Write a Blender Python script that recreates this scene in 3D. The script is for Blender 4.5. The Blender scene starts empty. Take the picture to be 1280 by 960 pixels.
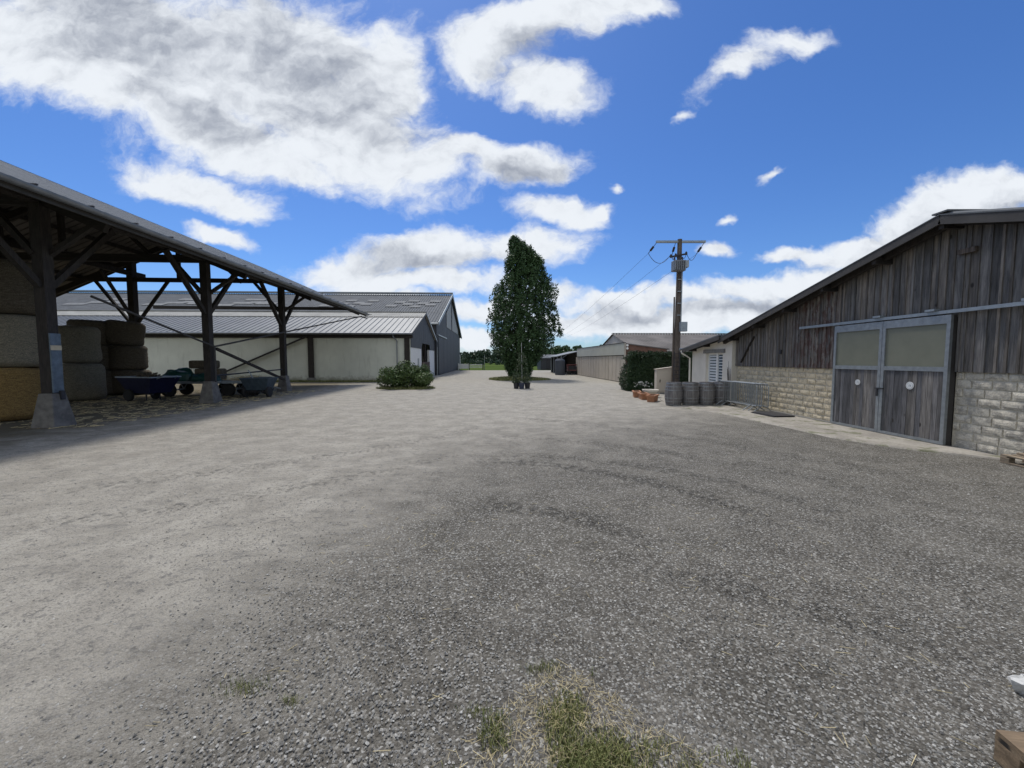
import bpy, math, random
from mathutils import Vector, Matrix, Euler
import numpy as np
R = random.Random(7)
S = bpy.context.scene
COL = S.collection
PI = math.pi

# ---------------------------------------------------------------- mesh builder
class MB:
    def __init__(s, T=None):
        s.v = []; s.f = []; s.T = T
    def add(s, vs, fs):
        n = len(s.v)
        if s.T: vs = [s.T(*p) for p in vs]
        s.v.extend(tuple(p) for p in vs)
        s.f.extend([tuple(i + n for i in f) for f in fs])
        return s
    def box(s, x0, x1, y0, y1, z0, z1):
        return s.add([(x0,y0,z0),(x1,y0,z0),(x1,y1,z0),(x0,y1,z0),(x0,y0,z1),(x1,y0,z1),(x1,y1,z1),(x0,y1,z1)],
                     [(0,3,2,1),(4,5,6,7),(0,1,5,4),(1,2,6,5),(2,3,7,6),(3,0,4,7)])
    def hexa(s, b, t):          # bottom 4 pts, top 4 pts
        return s.add(list(b) + list(t), [(0,3,2,1),(4,5,6,7),(0,1,5,4),(1,2,6,5),(2,3,7,6),(3,0,4,7)])
    def beam(s, a, b, w, h=None, up=(0,0,1)):
        h = h or w; a = Vector(a); b = Vector(b); d = (b-a).normalized(); up = Vector(up)
        if abs(d.dot(up)) > .98: up = Vector((0,1,0))
        x = d.cross(up).normalized()*w/2; y = x.cross(d).normalized()*h/2
        return s.hexa([a-x-y, a+x-y, b+x-y, b-x-y], [a-x+y, a+x+y, b+x+y, b-x+y])
    def tube(s, pts, r, n=8, cap=True):
        pts = [Vector(p) for p in pts]; rs = r if isinstance(r, (list, tuple)) else [r]*len(pts)
        vs = []; fs = []; prev = None
        for i, p in enumerate(pts):
            d = (pts[min(i+1, len(pts)-1)] - pts[max(i-1, 0)]).normalized()
            ref = Vector((0,0,1)) if abs(d.z) < .9 else Vector((1,0,0))
            x = d.cross(ref).normalized(); y = x.cross(d).normalized()
            for k in range(n):
                a = 2*PI*k/n; vs.append(p + x*math.cos(a)*rs[i] + y*math.sin(a)*rs[i])
        for i in range(len(pts)-1):
            for k in range(n):
                fs.append((i*n+k, i*n+(k+1) % n, (i+1)*n+(k+1) % n, (i+1)*n+k))
        if cap: fs.append(tuple(range(n))); fs.append(tuple((len(pts)-1)*n+k for k in range(n))[::-1])
        return s.add(vs, fs)
    def lathe(s, c, prof, n=20, axis='z'):
        vs = []; fs = []
        for r, h in prof:
            for k in range(n):
                a = 2*PI*k/n; q = (math.cos(a)*r, math.sin(a)*r)
                vs.append((c[0]+q[0], c[1]+q[1], c[2]+h) if axis == 'z' else
                          ((c[0]+h, c[1]+q[0], c[2]+q[1]) if axis == 'x' else (c[0]+q[0], c[1]+h, c[2]+q[1])))
        m = len(prof)
        for i in range(m-1):
            for k in range(n): fs.append((i*n+k, i*n+(k+1) % n, (i+1)*n+(k+1) % n, (i+1)*n+k))
        fs.append(tuple(range(n))[::-1]); fs.append(tuple((m-1)*n+k for k in range(n)))
        return s.add(vs, fs)
    def ribbed(s, O, U, Vv, pitch, h, top=.35, slope=.15, th=.02):
        # sheet from O along U (profile direction) and down Vv; ribs raised along the normal
        O = Vector(O); U = Vector(U); Vv = Vector(Vv); L = U.length; u = U.normalized()
        n = u.cross(Vv).normalized(); n = n if n.z > 0 or (abs(n.z) < 1e-6) else -n
        prof = []; k = 0
        while k*pitch < L - 1e-6:
            b = k*pitch
            for q, z in ((0,0),(1-top-2*slope,0),(1-top-slope,h),(1-slope,h)):
                if b+q*pitch < L: prof.append((b+q*pitch, z))
            k += 1
        prof.append((L, 0))
        vs = []
        for x, z in prof:
            p = O + u*x + n*z; vs += [p, p+Vv, p-n*th, p+Vv-n*th]
        fs = []
        for i in range(len(prof)-1):
            a = 4*i; b = a+4
            fs += [(a, b, b+1, a+1), (a+2, a+3, b+3, b+2), (a, a+2, b+2, b), (a+1, b+1, b+3, a+3)]
        e = 4*(len(prof)-1)
        fs += [(0,1,3,2), (e, e+2, e+3, e+1)]
        return s.add(vs, fs)
    def build(s, name, mat, parent=None, smooth=False, label=None, **tags):
        me = bpy.data.meshes.new(name); me.from_pydata(s.v, [], s.f); me.validate(); me.materials.append(mat)
        if smooth: me.polygons.foreach_set('use_smooth', [True]*len(me.polygons))
        o = bpy.data.objects.new(name, me); COL.objects.link(o)
        if parent: o.parent = parent
        if label: o['label'] = label
        for k, v in tags.items(): o[k] = v
        if smooth == 'auto':
            pass
        return o

def bevel(o, w=.01, seg=2):
    m = o.modifiers.new('bevel', 'BEVEL'); m.width = w; m.segments = seg; m.limit_method = 'ANGLE'
    return o

def thing(name, label, cat, loc=(0,0,0), rz=0, group=None):
    o = bpy.data.objects.new(name, None); COL.objects.link(o); o.empty_display_size = .3
    o.location = loc; o.rotation_euler = (0, 0, rz); o['label'] = label; o['category'] = cat
    if group: o['group'] = group
    return o

def dup(root, loc, rz=None, label=None, scale=None):
    def cp(o, par):
        c = o.copy(); COL.objects.link(c)
        if par: c.parent = par
        for ch in [x for x in KIDS if x.parent == o]: cp(ch, c)
        return c
    KIDS = list(COL.objects)
    c = cp(root, None); c.location = loc
    if rz is not None: c.rotation_euler = (0, 0, rz)
    if label: c['label'] = label
    if scale: c.scale = scale
    return c

# ---------------------------------------------------------------- node helpers
class N:
    def __init__(s, nt): s.nt = nt
    def node(s, t, **kw):
        n = s.nt.nodes.new(t)
        for k, v in kw.items(): setattr(n, k, v)
        return n
    def put(s, sock, v):
        if isinstance(v, bpy.types.NodeSocket): s.nt.links.new(v, sock)
        elif v is not None:
            if sock.type == 'RGBA' and not hasattr(v, '__len__'): v = (v, v, v, 1)
            if sock.type == 'RGBA' and len(v) == 3: v = (*v, 1)
            sock.default_value = v
    def m(s, op, a, b=None, c=None, clamp=False):
        n = s.node('ShaderNodeMath', operation=op, use_clamp=clamp)
        for i, x in enumerate((a, b, c)):
            if x is not None: s.put(n.inputs[i], x)
        return n.outputs[0]
    def vm(s, op, a, b=None, scale=None):
        n = s.node('ShaderNodeVectorMath', operation=op)
        s.put(n.inputs[0], a)
        if b is not None: s.put(n.inputs[1], b)
        if scale is not None: s.put(n.inputs['Scale'], scale)
        return n.outputs['Value'] if op in ('LENGTH', 'DISTANCE', 'DOT_PRODUCT') else n.outputs[0]
    def obj(s): return s.node('ShaderNodeTexCoord').outputs['Object']
    def sep(s, v):
        n = s.node('ShaderNodeSeparateXYZ'); s.put(n.inputs[0], v); return n.outputs
    def comb(s, x, y, z):
        n = s.node('ShaderNodeCombineXYZ')
        for i, q in enumerate((x, y, z)): s.put(n.inputs[i], q)
        return n.outputs[0]
    def map(s, v, loc=(0,0,0), rot=(0,0,0), scale=(1,1,1)):
        n = s.node('ShaderNodeMapping'); s.put(n.inputs[0], v)
        n.inputs[1].default_value = loc; n.inputs[2].default_value = rot; n.inputs[3].default_value = scale
        return n.outputs[0]
    def noise(s, v, scale=5, detail=4, rough=.55, dist=0, col=False):
        n = s.node('ShaderNodeTexNoise'); s.put(n.inputs['Vector'], v)
        n.inputs['Scale'].default_value = scale; n.inputs['Detail'].default_value = detail
        n.inputs['Roughness'].default_value = rough; n.inputs['Distortion'].default_value = dist
        return n.outputs['Color' if col else 'Fac']
    def vor(s, v, scale=5, feature='F1', out='Distance', rnd=1):
        n = s.node('ShaderNodeTexVoronoi', feature=feature); s.put(n.inputs['Vector'], v)
        n.inputs['Scale'].default_value = scale; n.inputs['Randomness'].default_value = rnd
        return n.outputs[out]
    def ramp(s, f, stops, interp='LINEAR'):
        n = s.node('ShaderNodeValToRGB'); s.put(n.inputs[0], f); cr = n.color_ramp; cr.interpolation = interp
        while len(cr.elements) < len(stops): cr.elements.new(.5)
        for e, (p, c) in zip(cr.elements, stops):
            e.position = p
            e.color = (c, c, c, 1) if not hasattr(c, '__len__') else (*c, 1)
        return n.outputs[0]
    def ss(s, f, a, b, lo=0, hi=1):
        n = s.node('ShaderNodeMapRange', interpolation_type='SMOOTHSTEP'); s.put(n.inputs[0], f)
        for i, x in enumerate((a, b, lo, hi)): n.inputs[i+1].default_value = x
        return n.outputs[0]
    def mix(s, f, a, b, t='MIX'):
        n = s.node('ShaderNodeMix', data_type='RGBA', blend_type=t)
        s.put(n.inputs[0], f); s.put(n.inputs[6], a); s.put(n.inputs[7], b); return n.outputs[2]
    def isl(s): return s.node('ShaderNodeNewGeometry').outputs['Random Per Island']
    def bump(s, h, strength=.5, dist=.01, normal=None):
        n = s.node('ShaderNodeBump'); n.inputs['Strength'].default_value = strength
        n.inputs['Distance'].default_value = dist; s.put(n.inputs['Height'], h)
        if normal: s.put(n.inputs['Normal'], normal)
        return n.outputs[0]

def material(name, fn):
    m = bpy.data.materials.new(name); m.use_nodes = True; nt = m.node_tree; nt.nodes.clear()
    n = N(nt); p = n.node('ShaderNodeBsdfPrincipled'); o = n.node('ShaderNodeOutputMaterial')
    nt.links.new(p.outputs[0], o.inputs[0])
    r = fn(n)
    for k, v in r.items(): n.put(p.inputs[k], v)
    return m

def simple(name, col, rough=.8, metal=0, var=.25, scale=6, bump=.2, bscale=60, stretch=(1,1,1), island=0, trans=0):
    def fn(n):
        v = n.map(n.obj(), scale=stretch)
        f = n.noise(v, scale, 5, .6)
        c = n.mix(1, col, n.ramp(f, [(.25, 1-var), (.75, 1+var)]), 'MULTIPLY')
        if island:
            c = n.mix(1, c, n.m('MULTIPLY_ADD', n.isl(), island*2, 1-island), 'MULTIPLY')
        d = {'Base Color': c, 'Roughness': rough, 'Metallic': metal}
        if bump: d['Normal'] = n.bump(n.noise(v, bscale, 3), bump, .01)
        return d
    return material(name, fn)

def leafmat(name, a, b, sat=.35, scale=.8):
    def fn(n):
        i = n.isl(); f = n.noise(n.obj(), scale, 3)
        c = n.mix(n.m('ADD', n.m('MULTIPLY', i, .55), n.m('MULTIPLY', n.m('SUBTRACT', f, .25), .8), clamp=True), a, b)
        return {'Base Color': c, 'Roughness': .55, 'Specular IOR Level': .35, 'Transmission Weight': 0, 'Subsurface Weight': 0}
    return material(name, fn)

# weathered vertical boards; axis = direction of grain
def boards_mat(name, base, warm, grain=(1, 1, .06), redzone=None, dark=.4):
    def fn(n):
        o = n.obj(); i = n.isl()
        off = n.vm('ADD', o, n.comb(n.m('MULTIPLY', i, 37.), n.m('MULTIPLY', i, 11.), n.m('MULTIPLY', i, 5.)))
        g = n.noise(n.map(off, scale=grain), 38, 6, .65, .4)
        g2 = n.noise(n.map(off, scale=(grain[0], grain[1], grain[2]*3)), 9, 4, .6)
        c = n.mix(n.ss(i, .15, .95), base, warm)
        c = n.mix(1, c, n.ramp(g, [(.3, dark), (.5, 1), (.72, 1.45)]), 'MULTIPLY')
        c = n.mix(1, c, n.ramp(g2, [(.3, .62), (.7, 1.3)]), 'MULTIPLY')
        c = n.mix(1, c, n.m('MULTIPLY_ADD', n.m('FRACT', n.m('MULTIPLY', i, 7.31)), .8, .6), 'MULTIPLY')
        kn = n.vor(n.map(off, scale=(1, 1, .55)), 3.2)
        c = n.mix(n.ss(kn, .12, .05), c, (.02, .016, .013))
        if redzone:
            (y0, y1) = redzone; s = n.sep(o)
            z = n.m('MULTIPLY', n.ss(s[1], y0, y0+.5), n.ss(s[1], y1, y1-1.2))
            k = n.noise(n.map(o, scale=(1, 1, .45)), 7, 6, .7)
            c = n.mix(n.m('MULTIPLY', n.m('MULTIPLY', z, n.ss(k, .45, .56)), .75), c, (.075, .032, .024))
        return {'Base Color': c, 'Roughness': .85, 'Normal': n.bump(g, .5, .006)}
    return material(name, fn)

M = {}
M['timber'] = boards_mat('dark_timber', (.027, .023, .02), (.045, .036, .03), (1, 1, .1))
M['timber_x'] = boards_mat('dark_timber_across', (.025, .021, .019), (.04, .033, .028), (.1, 1, 1))
M['boards'] = boards_mat('weathered_boards', (.128, .123, .118), (.155, .137, .118), (1, 1, .06), (2.9, 5.4))
M['door_boards'] = boards_mat('door_boards', (.10, .10, .106), (.145, .135, .125), (1, 1, .06))
M['pallet'] = boards_mat('pallet_wood', (.26, .185, .115), (.36, .27, .17), (.12, 1, 1), None, .75)
M['oldplank'] = boards_mat('old_plank', (.3, .24, .17), (.36, .28, .2), (.12, 1, 1), None, .75)
M['concrete'] = simple('cast_concrete', (.2, .195, .18), .9, var=.35, scale=7, bump=.4)
M['slab'] = None
M['old_concrete'] = simple('stained_concrete', (.15, .142, .128), .9, var=.45, scale=5, bump=.5)
M['render_wall'] = simple('cream_render', (.60, .615, .53), .9, var=.08, scale=1.5, bump=.15)
def f_wall(n):
    o = n.obj(); s = n.sep(o)
    c = n.mix(1, (.60, .615, .53), n.ramp(n.noise(o, .8, 5, .6), [(.3, .9), (.7, 1.06)]), 'MULTIPLY')
    st = n.noise(n.map(o, scale=(1, 1, .12)), 2.6, 5, .65)
    c = n.mix(n.m('MULTIPLY', n.ss(st, .54, .7), .4), c, (.33, .33, .27))
    sp = n.m('ADD', s[2], n.m('MULTIPLY', n.m('SUBTRACT', n.noise(o, 2.5, 5, .7), .5), 1.1))
    c = n.mix(n.ss(sp, .55, .1, 0, .75), c, (.22, .21, .15))
    return {'Base Color': c, 'Roughness': .92, 'Normal': n.bump(n.noise(o, 30, 4), .2, .01)}
M['render_wall'] = material('stained_cream_render', f_wall)
M['white_render'] = simple('pale_render', (.66, .62, .54), .9, var=.1, scale=2, bump=.15)
M['white_paint'] = simple('white_paint', (.74, .74, .72), .6, var=.08, bump=.05)
M['galv'] = simple('galvanised_steel', (.30, .325, .34), .42, .55, var=.22, scale=9, bump=.08)
M['track'] = simple('grey_steel', (.3, .34, .37), .5, .4, var=.2, bump=.08)
M['gutter'] = simple('zinc_gutter', (.2, .215, .235), .45, .5, var=.25, scale=3, bump=.08)
M['darkmetal'] = simple('dark_iron', (.035, .035, .04), .6, .3, var=.3)
M['rubber'] = simple('tyre_rubber', (.018, .018, .018), .85, var=.3)
M['roof_metal'] = simple('ribbed_steel_roof', (.17, .185, .205), .42, .35, var=.16, scale=.8, bump=.05)
M['roof_lower'] = simple('pale_ribbed_roof', (.15, .16, .165), .45, .3, var=.14, scale=.7, bump=.05)
M['fibre'] = simple('fibre_cement_roof', (.10, .11, .122), .85, var=.3, scale=1.2, bump=.3)
M['fibre_pale'] = simple('pale_fibre_cement', (.34, .34, .32), .85, var=.22, scale=1.2, bump=.3)
M['fibre_old'] = simple('stained_fibre_cement', (.13, .12, .115), .9, var=.5, scale=.45, bump=.3)
M['gable_sheet'] = simple('grey_translucent_sheet', (.2, .2, .19), .5, var=.15, scale=2, bump=.1)
M['rooflight'] = simple('translucent_sheet', (.15, .158, .165), .85, var=.35, scale=2, bump=.1)
M['cladding'] = simple('slate_cladding', (.036, .038, .046), .6, .1, var=.14, scale=2, bump=.1, island=.12)
M['beige_clad'] = simple('beige_cladding', (.42, .375, .32), .6, 0, var=.1, scale=1, bump=.05, island=.07)
M['beige_fascia'] = simple('grey_beige_fascia', (.40, .41, .37), .6, 0, var=.08, scale=1, bump=.05)
M['fascia'] = simple('dark_fascia', (.05, .047, .045), .75, var=.3, scale=3)
M['tarp'] = simple('green_tarp', (.006, .05, .04), .5, var=.35, scale=3)
M['navy'] = simple('navy_cart_paint', (.012, .014, .05), .5, .2, var=.3, scale=5)
M['teal'] = simple('faded_grey_cart_paint', (.055, .08, .10), .55, .2, var=.35, scale=6)
M['plastic_black'] = simple('black_pot_plastic', (.015, .016, .022), .5, var=.2)
M['plastic_blue'] = simple('blue_grey_pot_plastic', (.03, .04, .075), .5, var=.2)
M['terracotta'] = simple('terracotta', (.36, .17, .09), .8, var=.25, scale=9)
M['soil'] = simple('dark_soil', (.03, .022, .016), .95, var=.4, scale=30)
M['cabinet'] = simple('beige_cabinet', (.48, .43, .36), .7, var=.06, scale=2, bump=.05)
M['pinkred'] = simple('faded_red_paint', (.16, .05, .05), .6, var=.3)
M['pole_wood'] = boards_mat('pole_wood', (.12, .095, .075), (.15, .12, .1), (1, 1, .08))
M['brick'] = None
M['insul'] = simple('insulator_glaze', (.03, .025, .025), .25, var=.2)
M['bark'] = simple('bark', (.06, .05, .04), .95, var=.4, scale=8, stretch=(1, 1, .2), bump=.8, bscale=20)
M['stone_chip'] = simple('pale_stone', (.5, .5, .48), .8, var=.2, scale=30)
M['shutter'] = simple('white_shutter', (.62, .66, .68), .5, var=.08)
M['slotglass'] = simple('blue_grey_panel', (.07, .10, .13), .25, var=.2)
M['poly'] = simple('milky_green_panel', (.185, .19, .145), .35, var=.1, scale=3, bump=.04)
M['disc'] = simple('white_disc_enamel', (.74, .75, .74), .45, var=.05)
M['disc_mark'] = simple('grey_disc_print', (.42, .45, .46), .5, var=.05)
M['plate'] = simple('blue_grey_guard', (.10, .135, .17), .5, .2, var=.4, scale=7)
M['band'] = simple('cream_band', (.5, .43, .3), .7, var=.15)
M['flower'] = simple('white_petals', (.75, .74, .7), .7, var=.1)
M['straw'] = simple('dry_straw', (.50, .42, .24), .8, var=.3, island=.35, bump=0)
M['leaf_tree'] = leafmat('poplar_leaves', (.014, .038, .013), (.08, .145, .05), scale=.5)
M['leaf_bush'] = leafmat('shrub_leaves', (.025, .055, .014), (.11, .16, .045), scale=1.2)
M['leaf_hedge'] = leafmat('hedge_leaves', (.010, .026, .010), (.035, .065, .02), scale=1)
M['leaf_dark'] = leafmat('far_wood_leaves', (.02, .042, .022), (.045, .08, .038), scale=.05)
M['leaf_olive'] = leafmat('potted_leaves', (.02, .04, .015), (.07, .10, .04), scale=2)
M['grass'] = leafmat('grass_blades', (.07, .11, .022), (.32, .30, .13), scale=3)

def hay(name, a, b):
    def fn(n):
        o = n.obj()
        g = n.noise(n.map(o, scale=(1, 1, 6)), 9, 7, .72, .6)
        h = n.noise(o, 45, 4, .7)
        c = n.mix(n.ss(g, .3, .7), a, b)
        c = n.mix(1, c, n.ramp(h, [(.3, .4), (.7, 1.55)]), 'MULTIPLY')
        return {'Base Color': c, 'Roughness': .95, 'Normal': n.bump(n.m('ADD', g, h), .9, .03)}
    return material(name, fn)
M['hay_grey'] = hay('netted_hay', (.16, .145, .105), (.34, .30, .215))
M['hay_gold'] = hay('golden_straw', (.16, .095, .03), (.38, .25, .085))
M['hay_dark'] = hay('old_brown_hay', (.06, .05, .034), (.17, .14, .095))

def f_slab(n):
    o = n.obj(); a = n.noise(o, 1.3, 6, .65); b = n.noise(o, 22, 4, .6)
    c = n.mix(n.ss(a, .3, .7), (.24, .22, .19), (.36, .335, .29))
    c = n.mix(1, c, n.ramp(b, [(.3, .8), (.7, 1.15)]), 'MULTIPLY')
    moss = n.noise(o, 2.2, 5, .7)
    c = n.mix(n.m('MULTIPLY', n.ss(moss, .52, .62), .7), c, (.10, .11, .045))
    return {'Base Color': c, 'Roughness': .9, 'Normal': n.bump(b, .4, .006)}
M['slab'] = material('worn_concrete_slab', f_slab)

def f_stone(n):
    o = n.obj(); i = n.isl(); a = n.noise(o, 7, 6, .7); b = n.noise(o, 40, 4, .7)
    s = n.sep(o)
    c = n.mix(i, (.56, .52, .43), (.66, .61, .50))
    c = n.mix(n.ss(s[1], .5, 3.5), c, n.mix(1, c, (1.1, 1.02, .87), 'MULTIPLY'))
    c = n.mix(n.m('MULTIPLY', n.ss(a, .45, .62), .5), c, (.17, .165, .155))
    c = n.mix(1, c, n.ramp(b, [(.25, .72), (.75, 1.2)]), 'MULTIPLY')
    return {'Base Color': c, 'Roughness': .92, 'Normal': n.bump(n.m('ADD', a, n.m('MULTIPLY', b, .6)), .9, .03)}
M['stone'] = material('rock_faced_stone', f_stone)
M['mortar'] = simple('lime_mortar', (.6, .56, .46), .95, var=.2, scale=10, bump=.5)

def f_brick(n):
    o = n.obj(); s = n.sep(o)
    t = n.node('ShaderNodeTexBrick'); n.put(t.inputs['Vector'], n.comb(s[0], s[2], s[1]))
    t.inputs['Scale'].default_value = 4.5; t.inputs['Mortar Size'].default_value = .015
    t.inputs['Color1'].default_value = (.17, .075, .05, 1); t.inputs['Color2'].default_value = (.11, .055, .04, 1)
    t.inputs['Mortar'].default_value = (.16, .13, .11, 1)
    return {'Base Color': n.mix(1, t.outputs[0], n.ramp(n.noise(o, 2, 4), [(.3, .7), (.7, 1.2)]), 'MULTIPLY'), 'Roughness': .9}
M['brick'] = material('red_brick', f_brick)

def circ(a, b, c):
    ax, ay = a; bx, by = b; cx, cy = c
    d = 2*(ax*(by-cy)+bx*(cy-ay)+cx*(ay-by))
    ux = ((ax*ax+ay*ay)*(by-cy)+(bx*bx+by*by)*(cy-ay)+(cx*cx+cy*cy)*(ay-by))/d
    uy = ((ax*ax+ay*ay)*(cx-bx)+(bx*bx+by*by)*(ax-cx)+(cx*cx+cy*cy)*(bx-ax))/d
    return ux, uy, math.hypot(ax-ux, ay-uy)
TRACKS = [((-.51, 4.89), (.59, 4.6), (1.45, 3.8), .17, .55), ((-.6, 7.17), (1.59, 6.3), (3.0, 4.4), .17, .6),
          ((-.2, 7.6), (2.3, 6.7), (4.0, 4.4), .16, .45), ((-5.5, 4.2), (-2.8, 5.9), (-1.2, 7.6), .15, .3),
          ((-6.5, 5.4), (-3.4, 7.6), (-.8, 11.), .2, .3), ((-.5, 9.5), (2.5, 8.2), (5.5, 4.6), .2, .3),
          ((.2, 12.5), (3.0, 10.5), (6.2, 6.), .22, .3), ((1.0, 3.4), (2.3, 2.75), (3.4, 1.7), .14, .4)]
def f_ground(n):
    o = n.obj(); s = n.sep(o); x, y = s[0], s[1]
    big = n.noise(o, .35, 5, .6); mid = n.noise(o, 1.7, 5, .65, .3)
    streak = n.noise(n.map(o, rot=(0, 0, .25), scale=(.4, 1.3, 1)), 4.0, 6, .72)
    # dark fresh gravel on the right, packed pale grit on the left and further back
    e = n.m('ADD', n.m('ADD', x, 1.6), n.m('MULTIPLY', n.m('SUBTRACT', big, .5), 3.0))
    e = n.m('ADD', e, n.m('MULTIPLY', n.m('SUBTRACT', streak, .5), 2.2))
    side = n.m('MAXIMUM', n.ss(e, -1.5, 1.0), n.ss(y, 1.9, 1.1))
    fall = n.ss(n.m('ADD', n.m('SUBTRACT', y, n.m('MULTIPLY', x, .75)), n.m('MULTIPLY', n.m('SUBTRACT', mid, .5), 3)), 4.5, 12.5, 1, .0)
    dark = n.m('MULTIPLY', n.m('MULTIPLY', side, fall), n.ss(n.m('ADD', n.m('MULTIPLY', streak, .6), n.m('MULTIPLY', mid, .6)), .72, .5, .85, 1))
    v1 = n.vor(o, 75, out='Color'); v2 = n.vor(o, 38, out='Color'); d1 = n.vor(o, 75); d2 = n.vor(o, 38)
    r1 = n.sep(v1)[0]; r2 = n.sep(v2)[1]
    grit = n.noise(o, 130, 3, .7)
    gravel = n.ramp(r1, [(0, (.062, .056, .046)), (.5, (.10, .093, .079)), (.78, (.16, .15, .13)), (.93, (.25, .243, .222)), (1, (.42, .41, .38))])
    gravel = n.mix(n.m('MULTIPLY', n.ss(r2, .9, .95), n.ss(d2, .4, .25)), gravel, (.27, .265, .25))
    packed = n.mix(n.ss(mid, .3, .7), (.285, .266, .228), (.345, .324, .28))
    packed = n.mix(n.m('MULTIPLY', n.ss(r1, .8, .9), .5), packed, (.11, .106, .1))
    packed = n.mix(n.m('MULTIPLY', n.ss(streak, .53, .68), .4), packed, (.13, .127, .12))
    clods = n.noise(o, 9, 5, .75)
    packed = n.mix(n.m('MULTIPLY', n.ss(clods, .53, .66), .7), packed, (.12, .118, .113))
    c = n.mix(dark, packed, gravel)
    far = n.ss(y, 16, 34)
    c = n.mix(n.m('MULTIPLY', far, .6), c, n.mix(n.ss(streak, .3, .7), (.265, .25, .215), (.34, .322, .28)))
    c = n.mix(1, c, n.ramp(mid, [(.28, .9), (.72, 1.1)]), 'MULTIPLY')
    c = n.mix(1, c, n.ramp(grit, [(.3, .75), (.7, 1.25)]), 'MULTIPLY')
    # trodden hay under the open shed
    hx = n.m('ADD', x, n.m('MULTIPLY', y, .06))
    hm = n.m('MULTIPLY', n.ss(n.m('ADD', hx, n.m('MULTIPLY', n.m('SUBTRACT', mid, .5), 4)), -9.3, -12.6), n.ss(y, 34, 30))
    hcol = n.mix(n.noise(n.map(o, scale=(1, 2.5, 1)), 5, 6, .75), (.05, .042, .026), (.22, .18, .10))
    c = n.mix(n.m('MULTIPLY', hm, .9), c, hcol)
    # tyre ruts
    bh = None; mask = None
    for a, b, q, w, k in TRACKS:
        ux, uy, rr = circ(a, b, q)
        dx = n.m('SUBTRACT', x, ux); dy = n.m('SUBTRACT', y, uy)
        rad = n.m('SQRT', n.m('ADD', n.m('MULTIPLY', dx, dx), n.m('MULTIPLY', dy, dy)))
        dr = n.m('SUBTRACT', rad, rr); ab = n.m('ABSOLUTE', n.m('ADD', dr, n.m('MULTIPLY', n.m('SUBTRACT', mid, .5), .25)))
        ang = n.m('MULTIPLY', n.m('ARCTAN2', dy, dx), rr)
        # limit to the span of the arc
        ends = [math.atan2(p[1]-uy, p[0]-ux)*rr for p in (a, q)]; lo, hi = min(ends), max(ends)
        mk = n.m('MULTIPLY', n.ss(ab, w*1.5, w*.6), n.m('MULTIPLY', n.ss(ang, lo-.6, lo+.8), n.ss(ang, hi+.6, hi-.8)))
        mk = n.m('MULTIPLY', mk, k*1.4)
        wv = n.m('SINE', n.m('ADD', n.m('MULTIPLY', ang, 42), n.m('ADD', n.m('MULTIPLY', ab, 24), n.m('MULTIPLY', clods, 16))))
        hgt = n.m('MULTIPLY', mk, wv)
        bh = hgt if bh is None else n.m('ADD', bh, hgt); mask = mk if mask is None else n.m('MAXIMUM', mask, mk)
    c = n.mix(n.m('MULTIPLY', n.m('MULTIPLY', mask, n.ss(clods, .42, .6)), .42, clamp=True), c, n.mix(1, c, (.5, .5, .5), 'MULTIPLY'))
    h = n.m('ADD', n.m('MULTIPLY', d1, -.5), n.m('MULTIPLY', grit, .35))
    h = n.m('ADD', h, n.m('MULTIPLY', n.noise(o, 22, 4, .7), .9))
    b1 = n.bump(h, .8, .012)
    h2 = n.m('ADD', n.m('MULTIPLY', n.m('MULTIPLY', bh, n.ss(clods, .44, .6)), .5), n.m('MULTIPLY', n.m('ADD', n.m('MULTIPLY', clods, .9), n.m('MULTIPLY', mid, .3)), n.ss(y, 22, 7, .25, 1)))
    return {'Base Color': c, 'Roughness': .9, 'Specular IOR Level': .25, 'Normal': n.bump(h2, .9, .045, b1)}
M['yard'] = material('gravel_yard', f_ground)

def f_field(n):
    o = n.obj(); a = n.noise(o, .05, 4, .6); b = n.noise(n.map(o, scale=(.2, 1, 1)), .25, 5, .6)
    c = n.mix(n.ss(a, .35, .65), (.04, .075, .018), (.075, .11, .03))
    c = n.mix(n.ss(b, .45, .7), c, (.10, .115, .05))
    return {'Base Color': c, 'Roughness': 1, 'Specular IOR Level': 0}
M['field'] = material('meadow', f_field)
M['chip'] = simple('gravel_stones', (.21, .205, .19), .8, var=.2, scale=20, bump=.2, island=.75)
M['chip_white'] = simple('light_gravel_stones', (.38, .375, .35), .75, var=.15, scale=20, bump=.2, island=.35)

# ---------------------------------------------------------------- leaves
def leaves(mb, pts, size, rnd, up=.3):
    for p, nrm in pts:
        d = Vector((rnd.gauss(0, 1), rnd.gauss(0, 1), rnd.gauss(0, 1)))*.8 + nrm*1.1
        if d.length < 1e-3: continue
        d.normalize(); a = d.cross(Vector((rnd.gauss(0,1), rnd.gauss(0,1), rnd.gauss(0,1)))).normalized(); b = d.cross(a)
        s = size*rnd.uniform(.6, 1.4); a = a*s; b = b*s*.6
        n = len(mb.v); mb.v += [tuple(p-a), tuple(p+b*.9), tuple(p+a), tuple(p-b*.9)]; mb.f.append((n, n+1, n+2, n+3))

def clump_pts(c, r, n, rnd, shell=.5):
    out = []
    for _ in range(n):
        d = Vector((rnd.gauss(0,1), rnd.gauss(0,1), rnd.gauss(0,1))).normalized()
        q = rnd.uniform(shell, 1)**.6
        out.append((Vector(c) + Vector((d.x*r[0], d.y*r[1], d.z*r[2]))*q, d))
    return out

# ---------------------------------------------------------------- ground
mb = MB(); mb.add([(-900,-900,-.03),(900,-900,-.03),(900,1200,-.03),(-900,1200,-.03)], [(0,1,2,3)])
mb.build('field', M['field'], kind='structure')
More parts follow.
